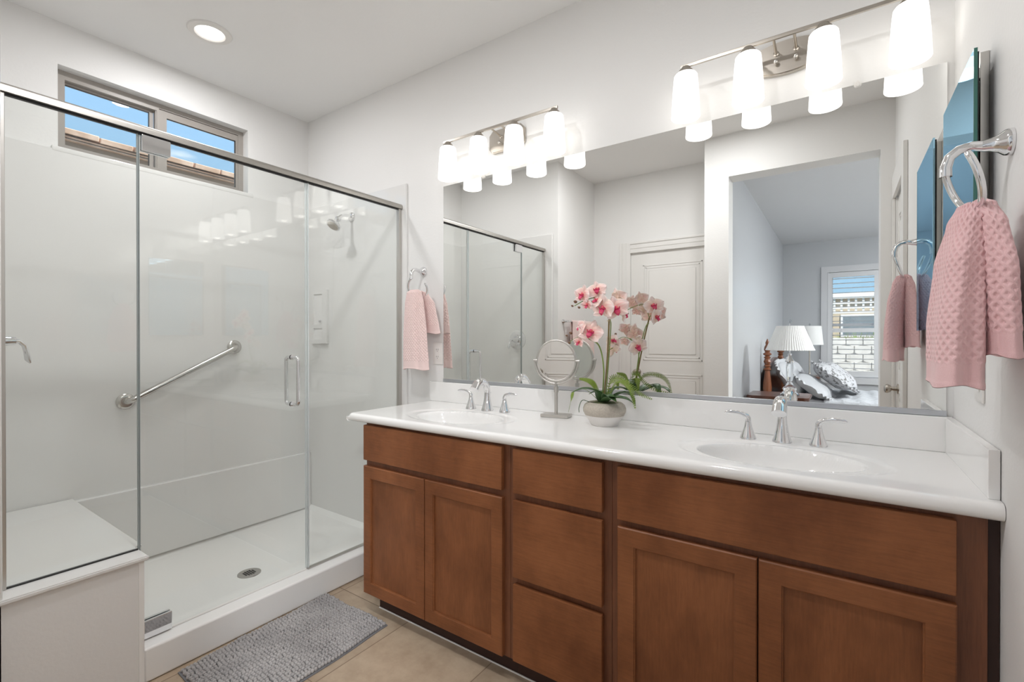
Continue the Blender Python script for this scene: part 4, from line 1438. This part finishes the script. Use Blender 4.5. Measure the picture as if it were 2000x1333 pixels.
def casing(par, w_, h_, m, cw=0.10):
    b = bmesh.new()
    def strip(x0, x1, z0, z1, vertical, flip=False):
        add_box(b, x0, x1, 0.0, 0.012, z0, z1, bev=0.002)
        if vertical:
            xx = x0 if not flip else x1 - 0.02
            add_box(b, xx, xx + 0.02, 0.012, 0.02, z0, z1, bev=0.003)
            add_box(b, (x0 + x1) / 2 - 0.012, (x0 + x1) / 2 + 0.012, 0.012, 0.016, z0, z1, bev=0.002)
        else:
            add_box(b, x0, x1, 0.012, 0.02, z1 - 0.02, z1, bev=0.003)
            add_box(b, x0, x1, 0.012, 0.016, (z0 + z1) / 2 - 0.012, (z0 + z1) / 2 + 0.012, bev=0.002)
    strip(-cw, 0, 0.0, h_ + cw, True)
    strip(w_, w_ + cw, 0.0, h_ + cw, True, True)
    strip(0, w_, h_, h_ + cw, False)
    return obj('door_casing', b, m, par)
def knob_bm():
    return [(0, 0), (0.031, 0), (0.030, 0.006), (0.014, 0.010), (0.011, 0.030), (0.022, 0.040), (0.028, 0.052), (0.026, 0.062), (0.015, 0.068), (0, 0.069)]
d1 = obj('door_1', panel_door('door', 0.75, 2.03, trim_m), trim_m, loc=(-1.610, -2.375, 0))
d1['kind'] = 'structure'
door_relief(d1, 0.75, 2.03, trim_m)
cs = casing(d1, 0.75, 2.03, trim_m); cs.location = (0, 0.0152, 0)
obj('door_knob', lathe(knob_bm(), 24, axis_mat((0.065, 0.0005, 0.93), (0, 1, 0))), nickel_m, d1)
# door on the right wall (faces -X): local +Y -> world -X
d2 = obj('door_2', panel_door('door', 0.54, 2.10, trim_m), trim_m, loc=(XR + 0.010, -1.840, 0))
d2['kind'] = 'structure'
d2.rotation_euler = (0, 0, PI / 2)
door_relief(d2, 0.54, 2.10, trim_m)
b = bmesh.new()
add_box(b, 0.54, 0.64, 0.0105, 0.030, 0.0, 2.24, bev=0.003)
add_box(b, -0.038, 0.54, 0.0105, 0.028, 2.10, 2.24, bev=0.003)
add_box(b, -0.036, 0.0, 0.0105, 0.026, 0.0, 2.10, bev=0.003)
obj('door_casing', b, trim_m, d2)
for z in (1.88, 1.05, 0.25):
    b = bmesh.new()
    add_tube(b, [(0.530, 0.012, z - 0.045), (0.530, 0.012, z + 0.045)], 0.006, 10)
    add_box(b, 0.515, 0.530, 0.0005, 0.004, z - 0.045, z + 0.045)
    obj('hinge', b, nickel_m, d2)
obj('door_knob', lathe(knob_bm(), 24, axis_mat((0.060, 0.0005, 0.93), (0, 1, 0))), nickel_m, d2)
# door on the bedroom side opening: header lining is the wall itself

# ================================================================ BEDROOM (seen in the mirror)
# window with plantation shutters
w2 = obj('window_2', panel_with_hole('y', -6.99, -6.94, -0.15, 1.02, 0.66, 2.25, [(-0.10, 0.97, 0.71, 1.43), (-0.10, 0.97, 1.47, 2.20)]), shut_m, smooth=False)
w2['kind'] = 'structure'
obj('window_pane', bx(-0.10, 0.97, -6.968, -6.964, 0.71, 2.20), wglass_m, w2, smooth=False)
cas = panel_with_hole('y', -6.8495, -6.825, -0.25, 1.12, 0.56, 2.34, [(-0.17, 1.04, 0.66, 2.25)])
obj('window_casing', cas, bedtrim_m := pbr('bedroom_trim', (0.60, 0.60, 0.61), 0.4), w2, smooth=False)
st = thing('plantation_shutter', 'white plantation shutter over the bedroom window, seen in the mirror', 'shutter', (0.43, -6.86, 0.66))
sub('shutter_frame', panel_with_hole('y', -6.880, -6.846, -0.165, 1.035, 0.665, 2.245, [(-0.105, 0.405, 0.75, 1.335), (-0.105, 0.405, 1.395, 2.170), (0.465, 0.975, 0.75, 1.335), (0.465, 0.975, 1.395, 2.170)]), shut_m, st, smooth=False)
for xa, xb in ((-0.104, 0.404), (0.466, 0.974)):
    for z0, n_, dz in ((0.790, 8, 0.0715), (1.432, 11, 0.0715)):
        for k in range(n_):
            z = z0 + k * dz
            if z > 2.16: continue
            b = bmesh.new()
            tilt = math.radians(3 if z0 > 1 else 8)
            ol = [(0.034 * math.cos(a), 0.0045 * math.sin(a)) for a in [2 * PI * q / 14 for q in range(14)]]
            b2 = prism(ol, xa, xb)
            b2.transform(Matrix.Translation((0, -6.863, z)) @ Matrix.Rotation(tilt, 4, 'X') @ Matrix(((0, 0, 1, 0), (1, 0, 0, 0), (0, 1, 0, 0), (0, 0, 0, 1))))
            merge(b, b2)
            sub('louver', b, shut_m, st)

# bed with turned posts
bd = thing('bed', 'turned wood four-post bed with white quilt, seen in the mirror', 'bed', (0.25, -5.05, 0))
def turned_post(h):
    pr = [(0.0, 0.0), (0.035, 0.0), (0.04, 0.03), (0.035, 0.10), (0.045, 0.12), (0.045, 0.45), (0.03, 0.47)]
    z = 0.47
    def bead(z, r, hh): return [(0.024, z), (r, z + hh * 0.35), (r, z + hh * 0.65), (0.024, z + hh)]
    pr += bead(0.49, 0.044, 0.04)
    pr += [(0.030, 0.54), (0.045, 0.60), (0.047, 0.66), (0.038, 0.75), (0.027, 0.84)]
    pr += bead(0.85, 0.040, 0.035) + bead(0.89, 0.036, 0.03)
    pr += [(0.028, 0.925), (0.040, 0.955), (0.028, 0.985)]
    pr += bead(0.99, 0.036, 0.025) + bead(1.02, 0.044, 0.04)
    pr += [(0.026, 1.07), (0.036, 1.09), (0.032, 1.12), (0.018, 1.15), (0.022, 1.17), (0.010, 1.20), (0, 1.22)]
    return [(r, zz * h / 1.22) for r, zz in pr]
for y in (-4.32, -5.80):
    sub('bed_post', lathe(turned_post(1.24), 24, Matrix.Translation((-0.70, y, 0))), post_m, bd)
    sub('bed_post', lathe(turned_post(0.70), 24, Matrix.Translation((1.38, y, 0))), post_m, bd)
b = bmesh.new()
ol = [(-4.34, 0.35), (-5.78, 0.35)] + [(-5.78 + 1.44 * k / 20, 0.86 + 0.14 * math.sin(PI * k / 20)) for k in range(21)]
b2 = prism(ol, -0.715, -0.685); b2.transform(Matrix(((0, 0, 1, 0), (1, 0, 0, 0), (0, 1, 0, 0), (0, 0, 0, 1)))); merge(b, b2)
sub('headboard', b, dkwood_m, bd)
sub('side_rail', bx(-0.66, 1.34, -4.36, -4.33, 0.25, 0.42, bev=0.004), post_m, bd)
sub('side_rail', bx(-0.66, 1.34, -5.79, -5.76, 0.25, 0.42, bev=0.004), post_m, bd)
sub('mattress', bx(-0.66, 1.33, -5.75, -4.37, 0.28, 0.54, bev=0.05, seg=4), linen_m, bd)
def quilt():
    bm = bmesh.new()
    nx_, ny_ = 60, 60
    g = []
    for i in range(nx_ + 1):
        r_ = []
        for j in range(ny_ + 1):
            x = -0.15 + 1.50 * i / nx_
            v = -1 + 2 * j / ny_
            ay = abs(v)
            if ay < 0.82:
                y = -5.06 + v / 0.82 * 0.70; z = 0.565
            else:
                k = (ay - 0.82) / 0.18
                y = -5.06 + math.copysign(0.70 + 0.03 * min(1, k * 3), v); z = 0.565 - 0.28 * k
            z += 0.008 * math.sin(x * 40) * (1 if ay < .82 else 0) + 0.006 * noise.noise(Vector((x * 6, y * 6, 0)))
            r_.append(bm.verts.new((x, y, z)))
        g.append(r_)
    for i in range(nx_):
        for j in range(ny_):
            bm.faces.new((g[i][j], g[i + 1][j], g[i + 1][j + 1], g[i][j + 1]))
    return bm
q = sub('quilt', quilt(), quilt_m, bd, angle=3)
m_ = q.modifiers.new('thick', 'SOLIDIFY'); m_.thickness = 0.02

def pillow(name_m, label, loc, rot, sx, sy, sz, ruffle=True, m=linen_m):
    t = thing('pillow', label, 'pillow', loc, 0, group='pillows on the bed')
    t.rotation_euler = rot
    bm = bmesh.new()
    n1, n2 = 40, 26
    def sgp(v, e): return math.copysign(abs(v) ** e, v)
    rings = []
    for j in range(n2 + 1):
        ph = -PI / 2 + PI * j / n2
        rings.append([bm.verts.new((sx / 2 * sgp(math.cos(ph), 0.45) * sgp(math.cos(2 * PI * k / n1), 0.55),
                                    sy / 2 * sgp(math.cos(ph), 0.45) * sgp(math.sin(2 * PI * k / n1), 0.55),
                                    sz / 2 * sgp(math.sin(ph), 1.1) * (1 - 0.0))) for k in range(n1)])
    for v in bm.verts:
        v.co += Vector((0.012, 0.012, 0.016)) * noise.noise(v.co * 9 + Vector(loc))
        v.co.z *= (1 - 0.55 * max(abs(v.co.x) / (sx / 2), abs(v.co.y) / (sy / 2)) ** 4)
    for j in range(n2):
        for k in range(n1):
            bm.faces.new((rings[j][k], rings[j][(k + 1) % n1], rings[j + 1][(k + 1) % n1], rings[j + 1][k]))
    bmesh.ops.remove_doubles(bm, verts=bm.verts[:], dist=1e-5)
    body = obj('cushion', bm, m, t, angle=3)
    if ruffle:
        b = bmesh.new()
        NN = 160
        ring_i, ring_o, ring_m = [], [], []
        for k in range(NN):
            a = 2 * PI * k / NN
            cx_, cy_ = sgp(math.cos(a), 0.5), sgp(math.sin(a), 0.5)
            w1 = 0.013 * math.sin(k * 1.15)
            ring_i.append(b.verts.new((cx_ * sx / 2 * 0.94, cy_ * sy / 2 * 0.94, 0)))
            ring_m.append(b.verts.new((cx_ * (sx / 2 + 0.015), cy_ * (sy / 2 + 0.015), w1 * 0.5)))
            ring_o.append(b.verts.new((cx_ * (sx / 2 + 0.045), cy_ * (sy / 2 + 0.045), w1)))
        for k in range(NN):
            k2 = (k + 1) % NN
            b.faces.new((ring_i[k], ring_i[k2], ring_m[k2], ring_m[k]))
            b.faces.new((ring_m[k], ring_m[k2], ring_o[k2], ring_o[k]))
        r_ = obj('ruffle', b, m, t, angle=3)
        mm = r_.modifiers.new('thick', 'SOLIDIFY'); mm.thickness = 0.004
    return t
R_ = math.radians
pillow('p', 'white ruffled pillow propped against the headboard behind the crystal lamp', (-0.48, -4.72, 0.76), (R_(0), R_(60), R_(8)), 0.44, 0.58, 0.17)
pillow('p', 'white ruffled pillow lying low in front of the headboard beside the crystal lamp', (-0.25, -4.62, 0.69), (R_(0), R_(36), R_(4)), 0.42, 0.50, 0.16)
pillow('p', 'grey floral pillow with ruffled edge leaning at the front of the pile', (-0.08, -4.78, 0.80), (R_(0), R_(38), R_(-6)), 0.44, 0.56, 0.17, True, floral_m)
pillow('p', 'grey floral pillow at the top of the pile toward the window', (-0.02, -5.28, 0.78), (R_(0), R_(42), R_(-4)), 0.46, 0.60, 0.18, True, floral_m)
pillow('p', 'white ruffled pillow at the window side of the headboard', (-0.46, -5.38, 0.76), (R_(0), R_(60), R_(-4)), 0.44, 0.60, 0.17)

# nightstands and lamps
def nightstand(loc, label):
    t = thing('nightstand', label, 'nightstand', loc, group='nightstands beside the bed')
    ol = []
    hw, hd, r = 0.26, 0.24, 0.05
    for sx_, sy_, a0 in ((1, 1, 0), (-1, 1, 90), (-1, -1, 180), (1, -1, 270)):
        for k in range(7):
            a = math.radians(a0 + 15 * k)
            ol.append((sx_ * (hw - r) + r * math.cos(a), sy_ * (hd - r) + r * math.sin(a)))
    obj('tabletop', prism(ol, 0.675, 0.70, bev=0.005), dkwood_m, t)
    obj('case', bx(-0.225, 0.225, -0.205, 0.205, 0.10, 0.675, bev=0.003), dkwood_m, t)
    for z in (0.16, 0.42):
        d_ = obj('drawer', bx(0.2255, 0.240, -0.19, 0.19, z, z + 0.23, bev=0.004), dkwood_m, t)
        obj('knob', lathe([(0, 0), (0.008, 0), (0.006, 0.01), (0.013, 0.02), (0, 0.026)], 14, axis_mat((0.240, 0, z + 0.115), (1, 0, 0))), brass_m, d_)
    for sx_ in (-1, 1):
        for sy_ in (-1, 1):
            obj('leg', bx(sx_ * 0.20 - 0.02, sx_ * 0.20 + 0.02, sy_ * 0.18 - 0.02, sy_ * 0.18 + 0.02, 0.0005, 0.10, bev=0.003), dkwood_m, t)
    return t
nightstand((-0.485, -3.32, 0), 'dark wood nightstand under the pleated lamp, near side of the bed')
nightstand((-0.495, -6.25, 0), 'dark wood nightstand beside the window, far side of the bed')
lp = thing('table_lamp', 'crystal table lamp with white pleated shade, seen in the mirror', 'lamp', (-0.395, -3.28, 0.7005))
obj('base', lathe([(0, 0), (0.078, 0), (0.082, 0.008), (0.070, 0.018), (0.050, 0.035), (0.060, 0.055), (0.055, 0.075), (0.030, 0.092), (0.022, 0.10), (0, 0.10)], 12), crystal_m, lp, angle=0.2)
obj('base_ring', lathe([(0, 0.100), (0.034, 0.100), (0.024, 0.112), (0.016, 0.124), (0.028, 0.134), (0, 0.134)], 24), chrome_m, lp)
obj('column', lathe([(0, 0.134), (0.022, 0.134), (0.030, 0.175), (0.033, 0.26), (0.030, 0.30), (0.024, 0.315), (0, 0.315)], 10), crystal_m, lp, angle=0.2)
obj('neck', lathe([(0, 0.315), (0.038, 0.315), (0.040, 0.325), (0.024, 0.345), (0.014, 0.375), (0.018, 0.385), (0.016, 0.395), (0.007, 0.40), (0.006, 0.68), (0, 0.68)], 24), chrome_m, lp)
obj('lamp_shade', lathe([(0.200, 0.425), (0.203, 0.428), (0.192, 0.45), (0.118, 0.64), (0.115, 0.655), (0.110, 0.655), (0.187, 0.45), (0.196, 0.428)], 240, mod=lambda a, z: 1 + 0.013 * math.sin(60 * a), cap=False), pleat_m, lp)
b = bmesh.new()
for k in range(3):
    a = 2 * PI * k / 3
    add_tube(b, [(0, 0, 0.655), (0.112 * math.cos(a), 0.112 * math.sin(a), 0.650)], 0.002, 6)
obj('shade_spider', b, chrome_m, lp)
obj('finial', lathe([(0, 0.675), (0.009, 0.678), (0.006, 0.688), (0.017, 0.700), (0.014, 0.713), (0, 0.720)], 14), crys_m, lp)
l2 = thing('table_lamp', 'table lamp with plain white drum shade beyond the bed, seen in the mirror', 'lamp', (-0.37, -6.22, 0.7005))
obj('base', lathe([(0, 0), (0.075, 0), (0.075, 0.01), (0.02, 0.02), (0.010, 0.05), (0.010, 0.62), (0, 0.62)], 24), nickel_m, l2)
obj('lamp_shade', lathe([(0.170, 0.450), (0.145, 0.720), (0.141, 0.720), (0.166, 0.450)], 40, cap=False), pleat_m, l2)
obj('finial', lathe([(0, 0.715), (0.006, 0.72), (0.014, 0.74), (0, 0.765)], 14), crys_m, l2)
b = bmesh.new()
for k in range(3):
    a = 2 * PI * k / 3
    add_tube(b, [(0, 0, 0.715), (0.142 * math.cos(a), 0.142 * math.sin(a), 0.712)], 0.002, 6)
add_tube(b, [(0, 0, 0.6), (0, 0, 0.72)], 0.003, 8)
obj('shade_spider', b, nickel_m, l2)
# added bedroom fill lights (out of the mirror's view, right part of the room)
def added_flush_light(x, y, label):
    fl = thing('added_flush_ceiling_light', label, 'ceiling light', (x, y, CE))
    obj('rim', lathe([(0.20, -0.03), (0.22, -0.03), (0.22, -0.0005), (0.20, -0.0005)], 40, cap=False), satin_m, fl)
    obj('diffuser', lathe([(0, -0.075), (0.10, -0.068), (0.17, -0.045), (0.20, -0.012), (0, -0.010)], 40), flush_m, fl)
added_flush_light(1.5, -3.3, 'unseen round flush ceiling light added as fill in the bedroom nearer the bathroom')
added_flush_light(2.4, -5.4, 'unseen round flush ceiling light added as fill in the bedroom at the foot of the bed')

# ================================================================ OUTSIDE
struct('ground', bx(-16, 12, -22, 10, -0.35, -0.12), concrete_m)
# neighbour's house beyond the bathroom window
nb = thing('neighbour_house', 'brown stucco house with clay tile roof outside the shower window', 'house', (-7.2, 0, -0.12))
sub('wall', bx(-11.0, -7.1, -6, 7, -0.12, 3.2), stucco_m, nb, smooth=False)
sub('fascia', bx(-6.66, -6.60, -6.2, 7.2, 2.55, 3.30, bev=0.01), stucco_m, nb, smooth=False)
sub('soffit', bx(-7.1, -6.6, -6.2, 7.2, 3.04, 3.06), stucco_m, nb, smooth=False)
sub('gutter', bx(-6.60, -6.56, -6.2, 7.2, 3.298, 3.314, bev=0.004), gutter_m, nb)
b = bmesh.new()
slope = 0.30
for r_ in range(5):
    for k in range(44):
        y = -6.1 + k * 0.30 + (0.15 if r_ % 2 else 0)
        x0 = -6.50 - r_ * 0.34 + random.uniform(-.012, .012)
        z0 = 3.372 + r_ * 0.34 * slope + random.uniform(-.004, .008)
        b2 = bmesh.new()
        add_box(b2, -0.40, 0.0, -0.143, 0.143, -0.045, 0.012, bev=0.006, seg=1)
        for v in b2.verts:
            v.co.z += 0.016 * math.cos(v.co.y / 0.143 * PI / 2)
        b2.transform(Matrix.Translation((x0, y, z0)) @ Matrix.Rotation(math.atan(slope), 4, 'Y') @ Matrix.Rotation(random.uniform(-.01, .01), 4, 'X'))
        merge(b, b2)
sub('roof_tiles', b, tile_r_m, nb)
b = prism([(-6.56, 3.29), (-6.56, 3.33), (-9.0, 3.335 + 2.44 * 0.30), (-9.0, 3.29)], -6.1, 7.1)
b.transform(Matrix(((1, 0, 0, 0), (0, 0, 1, 0), (0, 1, 0, 0), (0, 0, 0, 1))))
sub('roof_deck', b, tile_r_m, nb, smooth=False)

# back garden beyond the bedroom window
hs = thing('garden_house', 'beige stucco house across the garden, seen through the bedroom shutter', 'house', (0.5, -15.0, -0.12))
sub('wall', bx(-4, 6, -15.3, -15.0, -0.12, 2.45), stucco2_m, hs, smooth=False)
wn_ = sub('window', bx(0.0, 1.25, -14.995, -14.97, 1.30, 1.95), shut_m, hs, smooth=False)
obj('pane', bx(0.06, 1.19, -14.972, -14.962, 1.36, 1.89), darkglass_m, wn_, smooth=False)
sub('roof', bx(-4.5, 6.5, -15.6, -14.8, 2.45, 2.55, bev=0.02), gutter_m, hs, smooth=False)
pg = thing('pergola', 'white lattice pergola shading the garden house, seen through the shutter', 'pergola', (0.6, -11.4, -0.12))
for x in (-2.2, 3.2):
    sub('post', bx(x - 0.06, x + 0.06, -11.46, -11.34, -0.12, 2.2, bev=0.01), lattice_m, pg)
sub('beam', bx(-2.4, 3.4, -11.44, -11.36, 2.16, 2.30, bev=0.01), lattice_m, pg)
sub('beam', bx(-2.4, 3.4, -11.42, -11.38, 1.82, 1.86, bev=0.005), lattice_m, pg)
b = bmesh.new()
for k in range(42):
    x = -2.3 + k * 0.135
    add_box(b, x, x + 0.04, -11.412, -11.396, 1.86, 2.16)
for z in (1.93, 2.04):
    add_box(b, -2.4, 3.4, -11.396, -11.384, z, z + 0.035)
sub('lattice', b, lattice_m, pg, smooth=False)
gw = thing('garden_wall', 'low pale wall with scalloped tile courses in the garden, seen through the shutter', 'garden wall', (0.5, -10.2, -0.12))
sub('wall_core', bx(-3, 4.5, -10.4, -10.2, -0.12, 1.24), pale_tile_m, gw, smooth=False)
b = bmesh.new()
for r_ in range(7):
    z = 1.20 - r_ * 0.17
    for k in range(26):
        x = -2.9 + k * 0.285 + (0.14 if r_ % 2 else 0)
        ol = [(0.135 * math.cos(PI + PI * q / 8), 0.05 * math.sin(PI + PI * q / 8)) for q in range(9)] + [(0.135, 0.12), (-0.135, 0.12)]
        b2 = prism(ol, 0, 0.025)
        b2.transform(Matrix.Translation((x, -10.198 + 0.0, z - 0.06)) @ Matrix.Rotation(-0.10, 4, 'X') @ Matrix(((1, 0, 0, 0), (0, 0, 1, 0), (0, 1, 0, 0), (0, 0, 0, 1))))
        merge(b, b2)
o = sub('scalloped_tiles', b, pale_tile_m, gw, smooth=False)
b = bmesh.new()
for k in range(420):
    x = random.uniform(-2.2, 3.4); y = random.uniform(-10.9, -10.6)
    h = random.uniform(1.28, 1.42) + 0.05 * math.sin(x * 3)
    a = random.uniform(-0.12, 0.12)
    v = [b.verts.new((x - 0.008, y, 0.625)), b.verts.new((x + 0.008, y, 0.625)), b.verts.new((x + a * 0.5 + 0.006, y + a * .4, 0.6 + (h - 0.6) * 0.75)), b.verts.new((x + a, y + a, h)), b.verts.new((x + a * 0.5 - 0.006, y + a * .4, 0.6 + (h - 0.6) * 0.75))]
    b.faces.new(v)
tag(obj('ornamental_grass', b, grass_m, smooth=False), 'bright green ornamental grass above the low garden wall', 'grass', kind='stuff')
tag(obj('planter', bx(-2.4, 3.6, -11.0, -10.42, -0.12, 0.62, bev=0.02), pale_tile_m), 'pale planter box holding the ornamental grass', 'planter')
